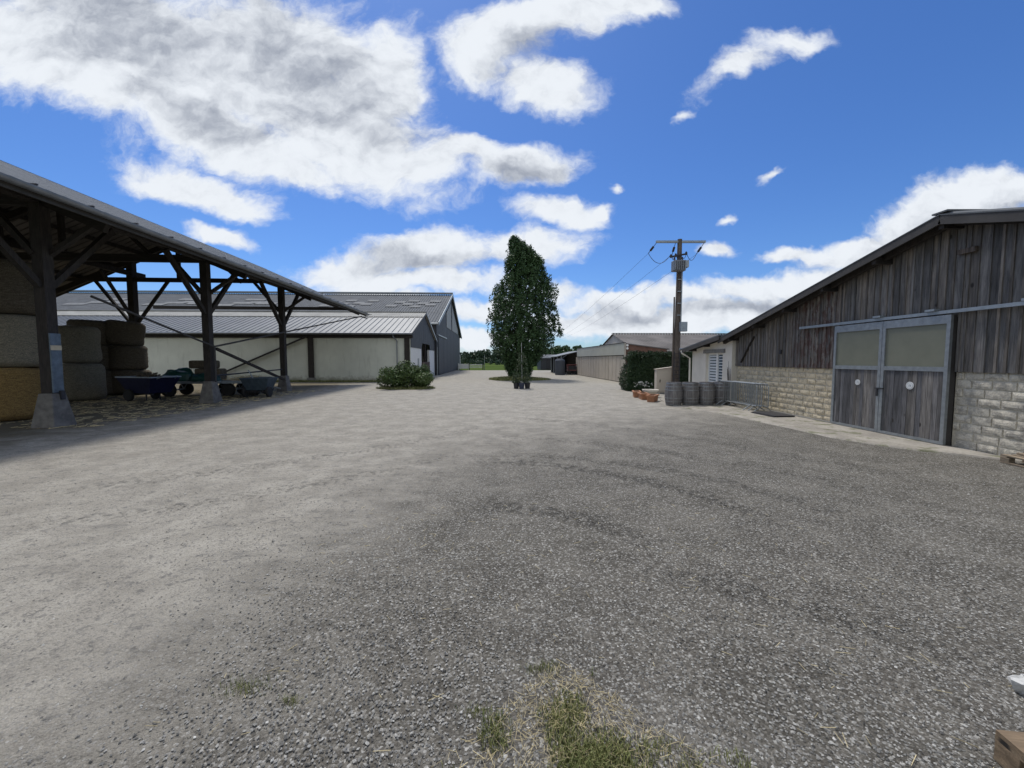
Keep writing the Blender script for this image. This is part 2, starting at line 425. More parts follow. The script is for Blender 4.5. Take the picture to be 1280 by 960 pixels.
# yard: a sheet that is finer and gently uneven near the middle
mb = MB()
xs = [-60,-40,-25] + [-16+i*.5 for i in range(65)] + [22,30,45]; ys = [-25,-15,-8,-4] + [-2+i*.5 for i in range(52)] + [27,31,36,44,54,62,67,70.5]
from mathutils import noise as mn
for y in ys:
    for x in xs:
        q = max(0, 1-abs(x)/9)*max(0, 1-abs(y-7)/9)
        z = mn.noise(Vector((x*.5, y*.5, 3)))*.03*q
        xx = x
        if y > 60: xx = x + mn.noise(Vector((x*.3, y, 9)))*.8
        mb.v.append((xx, y, z))
W_ = len(xs)
for j in range(len(ys)-1):
    for i in range(W_-1): mb.f.append((j*W_+i, j*W_+i+1, (j+1)*W_+i+1, (j+1)*W_+i))
mb.build('gravel_yard', M['yard'], smooth=True, kind='structure')
# concrete apron in front of the stone barn
mb = MB()
ap = [(6.5,15.6),(7.0,14.0),(7.35,12.9),(7.45,12.0),(7.6,10.5),(7.68,9.3),(7.9,8.5),(8.35,7.9),(8.85,7.35),(9.3,6.9)]
ap = [(x+R.uniform(-.06,.06), y+R.uniform(-.05,.05)) for x, y in ap]
rt = [(9.3, 20.5)]
vs = [(x, y, .028) for x, y in ap] + [(9.3, 7.0, .028), (9.3, 17, .028), (8.3, 19.2, .028), (6.9, 18.2, .028)]
mb.add(vs + [(x+ (.0 if i > 9 else -.05), y, -.02) for i, (x, y, z) in enumerate(vs)],
       [tuple(range(len(vs)))] + [(i, i+len(vs), (i+1) % len(vs)+len(vs), (i+1) % len(vs)) for i in range(len(vs))])
mb.build('concrete_apron', M['slab'], kind='structure')

# loose stones lying close to the camera
def stones(mb, n, y0, y1, smin, smax, seed, xr=1.45, ymix=1.0):
    r = random.Random(seed)
    for _ in range(n):
        t = r.random()**ymix; y = y0*(y1/y0)**t; x = r.uniform(-xr, xr)*y
        if x < -.95*y**.55 - .2 + r.gauss(0, .35) and r.random() < .85: continue
        s = r.uniform(smin, smax); a = r.uniform(0, 6.28); ca, sa = math.cos(a), math.sin(a)
        k = [r.uniform(.6, 1.3) for _ in range(6)]; h = r.uniform(.35, .7)
        p = [(k[0],0,.1*k[3]),(0,k[1]*.75,-.1),(-k[2],0,.15),(0,-k[3]*.75,0),(.2*k[4]-.2,.1,h*k[5]),(0,0,-.4)]
        mb.add([(x+(q[0]*ca-q[1]*sa)*s, y+(q[0]*sa+q[1]*ca)*s, q[2]*s+.25*s) for q in p],
               [(0,1,4),(1,2,4),(2,3,4),(3,0,4),(1,0,5),(2,1,5),(3,2,5),(0,3,5)])
mb = MB(); stones(mb, 42000, 1.1, 6.5, .004, .011, 1)
mb.build('loose_gravel', M['chip'], kind='stuff', label='small grey stones scattered loose over the yard in the foreground', category='gravel')
mb = MB(); stones(mb, 3600, 1.1, 9, .005, .012, 2)
mb.build('pale_gravel', M['chip_white'], kind='stuff', label='pale chips scattered among the darker gravel in the foreground', category='gravel')

# ---------------------------------------------------------------- open hay shed
TH = .06
shed = thing('open_shed', 'open sided timber hay shed with grey ribbed metal roof and splayed concrete post feet', 'shed', (-12.77, 10.85, 0), TH)
ZG, XG, SL, XR = 5.62, 2.2, .44, -5.6
def roofz(x): return ZG + SL*(XG-x) if x > XR else ZG + SL*(XG-XR) - SL*(XR-x)
Y0, YB, YE = -9, 13.2, 21.3
mb = MB(); mb.ribbed((XG, Y0, ZG), (0, YE-Y0, 0), (XR-XG, 0, SL*(XG-XR)), .34, .045, .16, .06, .02)
mb.build('roof_slope', M['roof_metal'], shed)
MB().hexa([(XG-.05,Y0,ZG-.035),(XR,Y0,roofz(XR)-.035),(XR,YE-.05,roofz(XR)-.035),(XG-.05,YE-.05,ZG-.035)], [(XG-.05,Y0,ZG-.022),(XR,Y0,roofz(XR)-.022),(XR,YE-.05,roofz(XR)-.022),(XG-.05,YE-.05,ZG-.022)]).build('roof_shade_sheet', M['timber'], shed)  # dark sheet added under the front slope so its underside looks deeply shaded
mb = MB(); mb.ribbed((XR, Y0, roofz(XR)), (0, YB-Y0, 0), (-8.6, 0, -SL*8.6), .34, .045, .16, .06, .02)
mb.build('roof_slope', M['fibre_old'], shed)
mb = MB(); mb.beam((XR, Y0, roofz(XR)+.01), (XR, YE-.02, roofz(XR)+.01), .16, .04); mb.build('ridge_cap', M['roof_metal'], shed)
# gutter: half round
mb = MB(); prof = [(math.cos(a)*.11, math.sin(a)*.11) for a in [PI + i*PI/8 for i in range(9)]]
vs = []; 
for y in (Y0, YE+.15):
    vs += [(XG+.1+p[0], y, ZG-.03+p[1]) for p in prof] + [(XG+.1+p[0]*.86, y, ZG-.03+p[1]*.86) for p in prof[::-1]]
n = 18; mb.add(vs, [(i, (i+1) % n, (i+1) % n+n, i+n) for i in range(n)] + [tuple(range(n)), tuple(range(n, 2*n))[::-1]])
g = mb.build('gutter', M['gutter'], shed)
mb = MB()
for i in range(26):
    y = Y0+.6+i*1.22; mb.box(XG+.0, XG+.2, y-.02, y+.02, ZG-.01, ZG+.025)
mb.build('gutter_bracket', M['darkmetal'], g, kind='stuff')
mb = MB(); mb.box(XG-.06, XG-.02, Y0, YE, ZG-.22, ZG-.03); mb.build('fascia_board', M['fascia'], shed)
# verge boards at the far ends
mb = MB(); mb.beam((XG, YE+.03, ZG-.07), (XR, YE+.03, roofz(XR)-.07), .05, .2); mb.build('verge_board', M['roof_metal'], shed)
mb = MB(); mb.beam((XR-8.6, YB+.03, roofz(XR-8.6)-.08), (XR, YB+.03, roofz(XR)-.08), .05, .2); mb.build('verge_board', M['fascia'], shed)
# purlins
for x in [1.3, -.9, -2.3, -3.7, -5.1]:
    MB().box(x-.06, x+.06, Y0, YE, roofz(x)-.22, roofz(x)-.035).build('purlin', M['timber'], shed)
for x in [-6.2, -7.8, -9.4, -11, -12.6, -13.9]:
    MB().box(x-.06, x+.06, Y0, YB, roofz(x)-.22, roofz(x)-.035).build('purlin', M['timber'], shed)
ZP = 6.05
def brace(a, b, w=.15): MB().beam(a, b, w, w).build('brace', M['timber'], shed)
for y in (-6.2, 0, 6.2, 12.4):
    p = MB().box(-.14, .14, y-.135, y+.135, .3, ZP+.05).build('post', M['timber'], shed)
    mb = MB(); a, b = .31, .18
    mb.hexa([(-a,y-a,-.02),(a,y-a,-.02),(a,y+a,-.02),(-a,y+a,-.02)], [(-b,y-b,.93),(b,y-b,.93),(b,y+b,.93),(-b,y+b,.93)])
    bevel(mb.build('concrete_foot', M['old_concrete'], p), .02)
    for s in (-1, 1):
        if not (y == -6.2 and s < 0): brace((0, y+s*.12, 3.85), (0, y+s*2.05, ZP-.05))
    # truss: tie, rafters, struts
    yt = y
    MB().box(-14, .4 if y < 12 else 0, yt-.09, yt+.09, 6.0 if y < 12 else 6.32, 6.3 if y < 12 else 6.55).build('tie_beam', M['timber_x'], shed)
    zr = lambda x: roofz(x) - .40
    MB().beam((XG-.5, yt, zr(XG-.5)), (XR, yt, zr(XR)), .14, .26).build('rafter', M['timber_x'], shed)
    MB().beam((XR, yt, zr(XR)), (XR-8.4, yt, zr(XR-8.4)), .14, .26).build('rafter', M['timber_x'], shed)
    brace((-.1, yt+.1, 4.6), (1.35, yt+.1, 5.6), .12)
    brace((-.1, yt-.1, 4.7), (-1.9, yt-.1, 6.9), .14)
    brace((-2.3, yt+.12, 6.35), (-3.6, yt+.12, roofz(-3.6)-.5), .12)
    # middle row post
    q = MB().box(-8.4, -8.08, y-.16, y+.16, 0, roofz(-8.2)-.5).build('post', M['timber'], shed)
    for s in (-1, 1):
        brace((-8.24+s*.14, y, 3.9), (-8.24+s*2.0, y, 6.1 if y < 12 else 6.4), .13)
        if y > -6 and not (y > 12 and s > 0): brace((-8.24, y+s*.14, 4.3), (-8.24, y+s*1.8, 6.6), .13)
    brace((XR-.05, yt, 6.4), (XR-.05, yt, zr(XR)), .16)
MB().box(-.14, .14, Y0, YE-.4, ZP, ZP+.26).build('wall_plate', M['timber'], shed)
MB().box(-8.36, -8.12, Y0, YB, 6.65, 6.9).build('wall_plate', M['timber'], shed)
MB().box(-14, .9, 20.9, 21.08, 5.85, 6.08).build('tie_beam', M['timber_x'], shed)
MB().beam((XG-.5, 21, roofz(XG-.5)-.3), (XR, 21, roofz(XR)-.3), .12, .2).build('rafter', M['timber_x'], shed)
# down pipes that run slantwise back to the second post
for a, b in (((.25, 6.3, 2.45), (1.9, 21.0, ZG-.25)), ((.25, 6.1, 2.45), (.25, 1.0, 3.75))):
    MB().tube([a, b], .04, 8).build('downpipe', M['fascia'], shed)
MB().tube([(.25, 6.2, 2.48), (.25, 6.2, .9)], .04, 8).build('downpipe', M['fascia'], shed)
MB().tube([(2.2+.1, YE-.2, ZG-.12), (2.3, YE-.2, ZG-.42), (1.9, 21.0, ZG-.3)], .045, 8).build('gutter_outlet', M['gutter'], shed)
brace((.05, 6.6, 2.35), (.6, 11.2, .75), .11)
MB().tube([(0, 6.3, 1.15), (0, 12.3, 1.3)], .035, 8).build('rail', M['darkmetal'], shed)
gp = MB().box(.145, .18, -.13, .14, .95, 2.58).build('guard_plate', M['plate'], shed, label='blue grey metal guard plate on the nearest post')
MB().box(.181, .19, -.132, .142, 2.12, 2.25).build('cream_band', M['band'], gp)
MB().box(.145, .24, .0, .11, .75, 1.0).build('clamp', M['darkmetal'], gp)

# ---------------------------------------------------------------- hay bales
def bale(loc, label, r=.8, h=1.68, mat='hay_grey', seed=0, tilt=(0, 0), gp='round hay bales stacked in the open shed'):
    rr = random.Random(seed); mb = MB(); n = 34
    prof = [(.0, 0), (.55, 0.0), (.86, .02), (.97, .09)] + [(1.0+rr.uniform(-.012, .012), .12+i*.076) for i in range(11)] + [(.97, .92), (.87, .985), (.5, 1.0), (0, 1.0)]
    for i, (a, b) in enumerate(prof):
        for k in range(n):
            t = 2*PI*k/n; w = 1 + mn.noise(Vector((math.cos(t)*1.3, math.sin(t)*1.3, b*2+seed*7)))*.06
            mb.v.append((math.cos(t)*a*r*w, math.sin(t)*a*r*w, b*h*(1+mn.noise(Vector((math.cos(t), math.sin(t), seed*3.)))*.04)))
    for i in range(len(prof)-1):
        for k in range(n): mb.f.append((i*n+k, i*n+(k+1) % n, (i+1)*n+(k+1) % n, (i+1)*n+k))
    o = mb.build('round_bale', M[mat], smooth=True, label=label, category='hay bale', group=gp)
    o.location = loc; o.rotation_euler = (tilt[0], tilt[1], rr.uniform(0, 6))
    return o
H_ = 1.62
for i, (w, mt) in enumerate((('golden straw bale at the bottom of the stack at the left frame edge', 'hay_gold'),
                             ('grey netted bale in the middle of the stack at the left frame edge', 'hay_grey'),
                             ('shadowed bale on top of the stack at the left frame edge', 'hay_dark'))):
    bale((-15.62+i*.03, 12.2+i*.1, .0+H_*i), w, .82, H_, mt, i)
bale((-19.85, 18.0, 0), 'pale round bale standing on the ground right of the first shed post', .82, 1.7, 'hay_grey', 11)
bale((-20.15, 18.2, 1.7), 'pale round bale stacked upright on the pale bale right of the first shed post', .8, 1.7, 'hay_grey', 12)
for k, (x, y) in enumerate(((-21.75, 20.6), (-20.75, 21.3))):
    wh = 'behind the pale bales' if k == 0 else 'beside the middle row post'
    for i, lv in enumerate(('lowest', 'middle', 'topmost')):
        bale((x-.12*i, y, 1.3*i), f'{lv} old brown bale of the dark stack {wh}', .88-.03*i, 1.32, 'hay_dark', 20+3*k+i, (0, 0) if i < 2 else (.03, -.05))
for k, (x, y) in enumerate(((-18.9, 15.3), (-22.2, 18.2))):
    wh = 'deep in shade behind the left edge stack' if k == 0 else 'half hidden between the left stack and the pale bales'
    for i, lv in enumerate(('lowest', 'middle', 'topmost')):
        if k and i == 2: continue
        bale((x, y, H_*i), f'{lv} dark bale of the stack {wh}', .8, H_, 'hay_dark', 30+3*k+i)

# ---------------------------------------------------------------- carts under the shed
def wheel(root, x, y, r, w, name='wheel', axis='y'):
    t = MB().lathe((x, y, r), [(r*.62, -w/2), (r*.9, -w/2), (r, -w*.3), (r, w*.3), (r*.9, w/2), (r*.62, w/2)], 20, axis).build(name, M['rubber'], root)
    MB().lathe((x, y, r), [(.03, -w*.42), (r*.6, -w*.42), (r*.63, 0), (r*.6, w*.42), (.03, w*.42)], 16, axis).build('rim', M['darkmetal'], t)
    return t
def tip_cart(name, label, loc, rz, L, W, H, mat, wr):
    t = thing(name, label, 'cart', loc, rz)
    z0 = wr*1.35; a, b = .62, 1
    def tub(sc, dz, mbb, top):
        lb, wb = L*.5*a-sc, W*.5*.7-sc; lt, wt = L*.5-sc, W*.5-sc
        return [(-lb,-wb,z0+dz),(lb,-wb,z0+dz),(lb,wb,z0+dz),(-lb,wb,z0+dz)], [(-lt,-wt,top),(lt,-wt,top),(lt,wt,top),(-lt,wt,top)]
    ob, ot = tub(0, 0, None, z0+H); ib, it = tub(.03, .04, None, z0+H)
    mb = MB(); mb.add(ob+ot+ib+it, [(0,3,2,1),(0,1,5,4),(1,2,6,5),(2,3,7,6),(3,0,4,7),(8,9,10,11),(9,8,12,13),(10,9,13,14),(11,10,14,15),(8,11,15,12),
                                    (4,5,13,12),(5,6,14,13),(6,7,15,14),(7,4,12,15)])
    mb.build('tub', M[mat], t)
    mb = MB(); q = [Vector(p) for p in ot]
    for i in range(4): mb.beam(q[i], q[(i+1) % 4], .05, .05)
    mb.build('rim_bar', M['track'] if mat == 'navy' else M[mat], t)
    mb = MB(); mb.beam((-L*.3, -W*.22, z0-.05), (L*.3, -W*.22, z0-.05), .05); mb.beam((-L*.3, W*.22, z0-.05), (L*.3, W*.22, z0-.05), .05)
    mb.beam((-L*.22, -W*.4, wr), (-L*.22, W*.4, wr), .05); mb.beam((L*.1, -W*.22, z0-.05), (L*.1, -W*.22, .03), .04); mb.beam((L*.1, W*.22, z0-.05), (L*.1, W*.22, .03), .04)
    mb.build('chassis', M['darkmetal'], t)
    for s in (-1, 1): wheel(t, -L*.22, s*W*.42, wr, .13)
    MB().tube([(L*.5, -W*.3, z0+H*.9), (L*.62, -W*.25, z0+H*1.05), (L*.62, W*.25, z0+H*1.05), (L*.5, W*.3, z0+H*.9)], .02, 8).build('handle', M['track'], t)
    return t
c1 = tip_cart('tip_cart', 'dark navy tip cart with flared tub heaped with muck beside the hay bales', (-16.6, 17.9, 0), -.25, 2.1, 1.25, .72, 'navy', .27)
mb = MB(); pts = clump_pts((0, 0, 1.0), (.75, .42, .3), 500, R, .3); leaves(mb, pts, .07, R); mb.build('load', M['hay_dark'], c1)
c2 = tip_cart('tip_cart', 'grey blue two wheeled muck cart with a fork handle beside the third shed post', (-12.65, 19.6, 0), PI/2+.12, 1.05, 1.3, .58, 'teal', .27)
MB().tube([(0, .2, .75), (.1, .55, 1.35)], .025, 8).build('fork_handle', M['track'], c2)

def wagon(label, loc, rz, L, W):
    t = thing('flatbed_wagon', label, 'wagon', loc, rz, 'flatbed hay wagons parked in the shed')
    d = MB()
    for i in range(6): d.box(-L/2, L/2, -W/2+i*W/6+.008, -W/2+(i+1)*W/6-.008, .74, .785)
    d.build('deck', M['oldplank'], t)
    f = MB(); f.box(-L/2, L/2, -W/2-.03, -W/2, .66, .80); f.box(-L/2, L/2, W/2, W/2+.03, .66, .80); f.box(-L/2-.03, -L/2, -W/2, W/2, .66, .8); f.box(L/2, L/2+.03, -W/2, W/2, .66, .8)
    for x in (-L*.33, L*.33):
        f.beam((x, -W*.42, .33), (x, W*.42, .33), .07)
        for s in (-1, 1): f.beam((x-.2, s*W*.3, .7), (x, s*W*.3, .33), .04); f.beam((x+.2, s*W*.3, .7), (x, s*W*.3, .33), .04)
    f.beam((L*.5, 0, .5), (L*.5+.7, 0, .35), .05)
    f.build('frame', M['track'], t)
    for x in (-L*.33, L*.33):
        for s in (-1, 1): wheel(t, x, s*W*.42, .34, .17)
    return t
w1 = wagon('flatbed wagon loaded with green tarpaulins and bales behind the second shed post', (-16.3, 20.3, 0), .12, 2.9, 1.5)
w2 = wagon('empty looking flatbed wagon with loose straw right of the second shed post', (-13.9, 20.6, 0), .05, 1.9, 1.4)
def heap(name, label, cat, c, r, mat, seed, flat=.0):
    mb = MB(); n, m = 28, 10
    for i in range(m+1):
        ph = PI/2*i/m
        for k in range(n):
            t = 2*PI*k/n; d = Vector((math.cos(t)*math.cos(ph), math.sin(t)*math.cos(ph), math.sin(ph)))
            w = 1+mn.noise(d*2.2+Vector((seed, 0, 0)))*.28+mn.noise(d*6+Vector((seed, 0, 5)))*.08
            mb.v.append((d.x*r[0]*w, d.y*r[1]*w, d.z*r[2]*w if i else 0))
    for i in range(m):
        for k in range(n): mb.f.append((i*n+k, i*n+(k+1) % n, (i+1)*n+(k+1) % n, (i+1)*n+k))
    mb.f.append(tuple(range(n))[::-1])
    o = mb.build(name, M[mat], smooth=True, label=label, category=cat); o.location = c; return o
heap('tarpaulin', 'dark green tarpaulin heaped on the left half of the loaded wagon', 'tarpaulin', (-17.0, 20.1, .787), (.85, .6, .62), 'tarp', 1)
heap('tarpaulin', 'brighter green tarpaulin spread low at the front of the loaded wagon', 'tarpaulin', (-15.65, 19.95, .787), (.8, .5, .38), 'tarp', 5)
def sqbale(label, c, dims, rz, mat):
    mb = MB(); x, y, z = dims; mb.box(-x/2, x/2, -y/2, y/2, 0, z)
    o = mb.build('hay_bale', M[mat], label=label, category='hay bale', group='small bales on the loaded wagon')
    bevel(o, .1, 4); o.location = c; o.rotation_euler = (0, 0, rz); return o
sqbale('brown rectangular bale lying lower on the loaded wagon behind the tarpaulins', (-15.75, 20.5, .787), (1.3, .6, .62), .1, 'hay_dark')
sqbale('brown rectangular bale laid across the top of the load on the wagon', (-16.1, 20.55, 1.41), (1.3, .6, .42), -.05, 'hay_dark')
cr = thing('wire_rack', 'small upright wire rack standing on the loaded wagon', 'rack', (-16.95, 20.6, 1.3))
mb = MB()
for k in range(4): mb.tube([(k*.1, 0, -.52), (k*.1, 0, .42)], .012, 6)
mb.tube([(0, 0, .42), (.3, 0, .42)], .012, 6); mb.build('bars', M['track'], cr)
mb = MB()
for _ in range(900):
    a = Vector((-13.9+R.gauss(0, .38), 20.6+R.gauss(0, .3), .80+abs(R.gauss(0, .09)))); d = Vector((R.gauss(0,1), R.gauss(0,1), R.gauss(0,.3))).normalized()*.12
    mb.beam(a-d, a+d, .008)
mb.build('loose_straw', M['straw'], kind='stuff', label='loose golden straw heaped on the second wagon', category='straw')
mb = MB()
for _ in range(2600):
    x = R.uniform(-22, -11.5); y = R.uniform(10.5, 24); a = Vector((x, y, .012)); t = R.uniform(0, 3.14); d = Vector((math.cos(t), math.sin(t), R.gauss(0, .08)))*R.uniform(.05, .14)
    mb.beam(a-d, a+d, .01)
mb.build('trampled_straw', M['straw'], kind='stuff', label='thin trampled straw strewn over the ground under the open shed', category='straw')
# dry stalks against the pale wall
sp = thing('dry_shrub', 'leafless thin dry stalks against the pale long wall behind the hay bales', 'plant', (-28.6, 33.2, 0))
mb = MB()
for _ in range(16):
    x = R.uniform(-1.2, 1.2); h = R.uniform(1.8, 3.6); tx = x+R.uniform(-.5, .5)
    mb.tube([(x, 0, 0), ((x+tx)/2+R.uniform(-.1,.1), 0, h*.5), (tx, 0, h)], [.03, .02, .008], 5)
    for k in range(7):
        z = h*R.uniform(.3, .95); q = x+(tx-x)*z/h; mb.tube([(q, 0, z), (q+R.uniform(-.35, .35), R.uniform(-.1,.1), z+R.uniform(.15, .4))], .008, 4)
mb.build('stems', M['bark'], sp)

# ---------------------------------------------------------------- helpers for clad walls
def vboards(mb, s0, s1, zb, zt, w, T, gap=.012, depth=.025, jit=.008, rnd=R, batten=0):
    s = s0
    while s < s1-.02:
        ww = min(w*rnd.uniform(.82, 1.18), s1-s); a, b = s+gap/2, s+ww-gap/2; o = rnd.uniform(0, jit)
        f = [(zb(a), zt(a)), (zb(b), zt(b))]
        if f[0][1]-f[0][0] > .03 or f[1][1]-f[1][0] > .03:
            mid = (a+b)/2
            pts = [T(a, o, f[0][0]), T(b, o, f[1][0]), T(b, o+depth, f[1][0]), T(a, o+depth, f[0][0])]
            top = [T(a, o, max(f[0][1], f[0][0]+.01)), T(b, o, max(f[1][1], f[1][0]+.01)), T(b, o+depth, max(f[1][1], f[1][0]+.01)), T(a, o+depth, max(f[0][1], f[0][0]+.01))]
            mb.hexa(pts, top)
            if batten:
                mb.hexa([T(b-.022, o+depth+.001, zb(b)), T(b+.022, o+depth+.001, zb(b)), T(b+.022, o+depth+.02, zb(b)), T(b-.022, o+depth+.02, zb(b))],
                        [T(b-.022, o+depth+.001, zt(b)), T(b+.022, o+depth+.001, zt(b)), T(b+.022, o+depth+.02, zt(b)), T(b-.022, o+depth+.02, zt(b))])
        s += ww
    return mb
def TX(x0, sg=1): return lambda s, d, z: (x0+sg*d, s, z)     # wall in the y-z plane, outside towards sg*x
def TY(y0): return lambda s, d, z: (s, y0-d, z)               # wall in the x-z plane, outside towards -y

# ---------------------------------------------------------------- long cream stable building
b = thing('stable_building', 'long low cream rendered farm building with pale ribbed roof behind the open shed', 'building', (-8.7, 33.8, 0), .04)
ze, yr, zrd = 4.1, 6.55, 6.62; sl = (zrd-ze)/(yr+.45)
zt = lambda y: ze + sl*((y+.45) if y < yr else (2*yr-y+.45))
MB().box(-44, -.02, 0, .25, 0, 3.98).build('front_wall', M['render_wall'], b)
MB().box(-44, -.02, 12.85, 13.1, 0, 3.98).build('back_wall', M['render_wall'], b)
for x in (-.3, -8.4, -16.9, -25.4, -33.9):
    MB().box(x-.22, x+.22, -.14, -.002, .35, 3.95).build('wall_post', M['timber'], b)
    MB().box(x-.3, x+.3, -.24, -.002, 0, .33).build('post_foot', M['concrete'], b)
for x in (-8.4, -25.4): MB().beam((x-.2, -.2, 3.85), (x-8.2, -.2, .35), .1, .22, (0, 1, 0)).build('wall_brace', M['timber_x'], b)
MB().box(-44, .2, -.16, -.003, 3.72, 3.97).build('wall_plate', M['timber_x'], b)
MB().ribbed((-44, -.45, ze), (44.25, 0, 0), (0, 5.3, sl*5.3), .5, .05, .12, .05, .03).build('roof_sheets', M['roof_lower'], b)
MB().ribbed((-44, 4.8, ze+sl*5.25+.06), (44.25, 0, 0), (0, yr-4.8, sl*(yr-4.8)), .18, .03, .3, .2, .03).build('upper_roof', M['fibre_pale'], b)
MB().ribbed((-44, 2*yr+.45, ze), (44.25, 0, 0), (0, -yr-.45, sl*(yr+.45)), .5, .04, .12, .05, .03).build('roof_sheets', M['fibre_pale'], b)
MB().beam((-44, yr, zrd+.11), (.25, yr, zrd+.11), .35, .06).build('ridge_cap', M['fibre_pale'], b)
MB().beam((.24, -.45, ze-.04), (.24, yr, zrd-.02), .05, .2).build('verge_board', M['cladding'], b)
MB().beam((.24, 2*yr+.45, ze-.04), (.24, yr, zrd-.02), .05, .2).build('verge_board', M['galv'], b)
MB().tube([(-44, -.56, ze-.03), (.2, -.56, ze-.03)], .085, 8).build('gutter', M['gutter'], b)
MB().tube([(-1.35, -.56, ze-.1), (-1.35, -.5, ze-.3), (-1.15, -.1, ze-.6), (-1.15, -.1, .1)], .05, 8).build('downpipe', M['gutter'], b)
g = MB(); vboards(g, 0, 13.1, lambda y: 2.95 if not 4.9 < y < 9.4 else 3.5, lambda y: zt(y)-.1, .33, TX(0)); g.build('gable_cladding', M['cladding'], b)
MB().box(-.25, -.02, .02, 4.9, 0, 2.94).build('gable_wall', M['white_paint'], b)
MB().box(-.25, -.02, 9.5, 13.08, 0, 2.94).build('gable_wall', M['white_paint'], b)
MB().box(-.03, -.01, 3.0, 3.7, .9, 2.0).build('notice_board', M['galv'], b)
MB().box(-4, -3.9, 4.0, 11, 0, 4).build('inner_wall', M['timber'], b)
MB().box(-.2, .0, 4.92, 5.1, 0, 3.5).build('door_post', M['timber'], b); MB().box(-.2, 0, 7.1, 7.3, 0, 3.5).build('door_post', M['timber'], b)
g = MB(); vboards(g, 5.1, 9.4, lambda y: .1, lambda y: 1.65, .2, TX(.0)); g.build('stable_gate', boards_mat('brown_gate_boards', (.08, .05, .035), (.12, .08, .06)), b)
# ---------------------------------------------------------------- big hall
b = thing('riding_hall', 'tall hall clad in dark slate boards with grey roof and pale skylight patches', 'building', (-9.0, 46.9, 0), .04)
zt = lambda y: 6.3 + .375*(min(y, 30-y)+.0)
MB().box(-60, -.1, .1, .3, 0, 6.2).build('side_wall', M['cladding'], b)
g = MB(); vboards(g, -60, -.02, lambda s: 0, lambda s: 6.25, .4, TY(.1)); g.build('side_cladding', M['cladding'], b)
g = MB(); vboards(g, 0, 30, lambda y: 0.05, lambda y: zt(y)-.05, .4, TX(0)); g.build('gable_cladding', M['cladding'], b)
MB().box(-60, -.1, 29.8, 30, 0, 6.2).build('back_wall', M['cladding'], b)
MB().ribbed((-60, -.5, 6.3-.19), (60.35, 0, 0), (0, 15.5, .375*15.5), .35, .07, .3, .2, .04).build('roof_slope', M['fibre'], b)
MB().ribbed((-60, 30.5, 6.3-.19), (60.35, 0, 0), (0, -15.5, .375*15.5), .35, .07, .3, .2, .04).build('roof_slope', M['fibre'], b)
g = MB(); g.beam((-60, 14.75, 12.07), (.38, 14.75, 12.07), .6, .08); g.beam((-60, 15, 12.25), (.38, 15, 12.25), .12, .18); g.build('ridge_cap', M['gutter'], b)
MB().beam((.37, -.5, 6.1), (.37, 15, 11.95), .06, .42).build('verge_flashing', M['track'], b)
MB().beam((.37, 30.5, 6.1), (.37, 15, 11.95), .06, .42).build('verge_flashing', M['track'], b)
MB().tube([(-60, -.6, 6.1), (.3, -.6, 6.1)], .1, 8).build('gutter', M['galv'], b)
for gx in (-1.6, -10.5, -24, -33, -43):
    for i, (x, y) in enumerate(((-5.6, 7.6), (-4.9, 9.8), (-3.6, 8.6), (-3.1, 10.6), (-2.3, 7.2), (-1.6, 9.2), (-.4, 8.4), (-.0, 10.4))):
        if gx < -20 and i % 3 == 1: continue
        y += R.uniform(-.15, .15); z = 6.11+.375*(y+.5)+.115
        k = .75 if gx > -20 else 1.4
        MB().hexa([(gx+x-k, y-.5, z-.19), (gx+x+k, y-.5, z-.19), (gx+x+k, y+.5, z+.19), (gx+x-k, y+.5, z+.19)],
                  [(gx+x-k, y-.5, z-.17), (gx+x+k, y-.5, z-.17), (gx+x+k, y+.5, z+.21), (gx+x-k, y+.5, z+.21)]).build('skylight', M['rooflight'], b)
def pane(y0, y1, za, zb, z0):
    MB().hexa([(.05, y0, z0), (.09, y0, z0), (.09, y1, z0), (.05, y1, z0)], [(.05, y0, za), (.09, y0, za), (.09, y1, zb), (.05, y1, zb)]).build('gable_window', M['gable_sheet'], b)
pane(9.2, 14.7, 8.5, 10.7, 6.5); pane(16.2, 25.5, 10.5, 7.2, 6.5)
MB().box(.04, .18, .8, 8.6, 4.8, 4.95).build('door_track', M['galv'], b)
g = MB(); vboards(g, .9, 5.6, lambda y: .1, lambda y: 4.7, .4, TX(.09)); g.build('sliding_door', M['cladding'], b)
MB().box(.02, .1, 29.6, 29.95, 0, 3).build('corner_post', M['white_paint'], b)
MB().box(.02, .1, .05, .2, 0, 3.4).build('corner_post', M['galv'], b)

# ---------------------------------------------------------------- shrub by the stable
def bush(name, label, cat, loc, cl, size, mat, seed, stems=6, group=None):
    r = random.Random(seed); t = thing(name, label, cat, loc, 0, group)
    mb = MB()
    for c, rad, n in cl: leaves(mb, clump_pts(c, rad, n, r, .35), size, r)
    mb.build('foliage', M[mat], t)
    mb = MB()
    for _ in range(stems):
        c, rad, n = r.choice(cl); mb.tube([(r.uniform(-.15,.15), r.uniform(-.1,.1), -.02), (c[0]*.5, c[1]*.5, c[2]*.5), (c[0], c[1], c[2]+rad[2]*.6)], [.035, .025, .01], 5)
    mb.build('stem', M['bark'], t); return t
r0 = random.Random(3)
cl = [((r0.gauss(0, .75), r0.gauss(0, .5), r0.uniform(.35, 1.15)), (r0.uniform(.35, .6),)*2+(r0.uniform(.3, .5),), 420) for _ in range(22)]
cl += [((0, 0, .75), (1.5, 1.0, .8), 3500), ((.2, 0, 1.3), (.7, .6, .6), 800), ((-1.3, 0, .5), (.5, .5, .5), 500), ((1.3, 0, .45), (.5, .5, .45), 500)]
bush('rounded_shrub', 'wide rounded green shrub in front of the cream building corner', 'shrub', (-7.1, 25.6, 0), cl, .06, 'leaf_bush', 4)

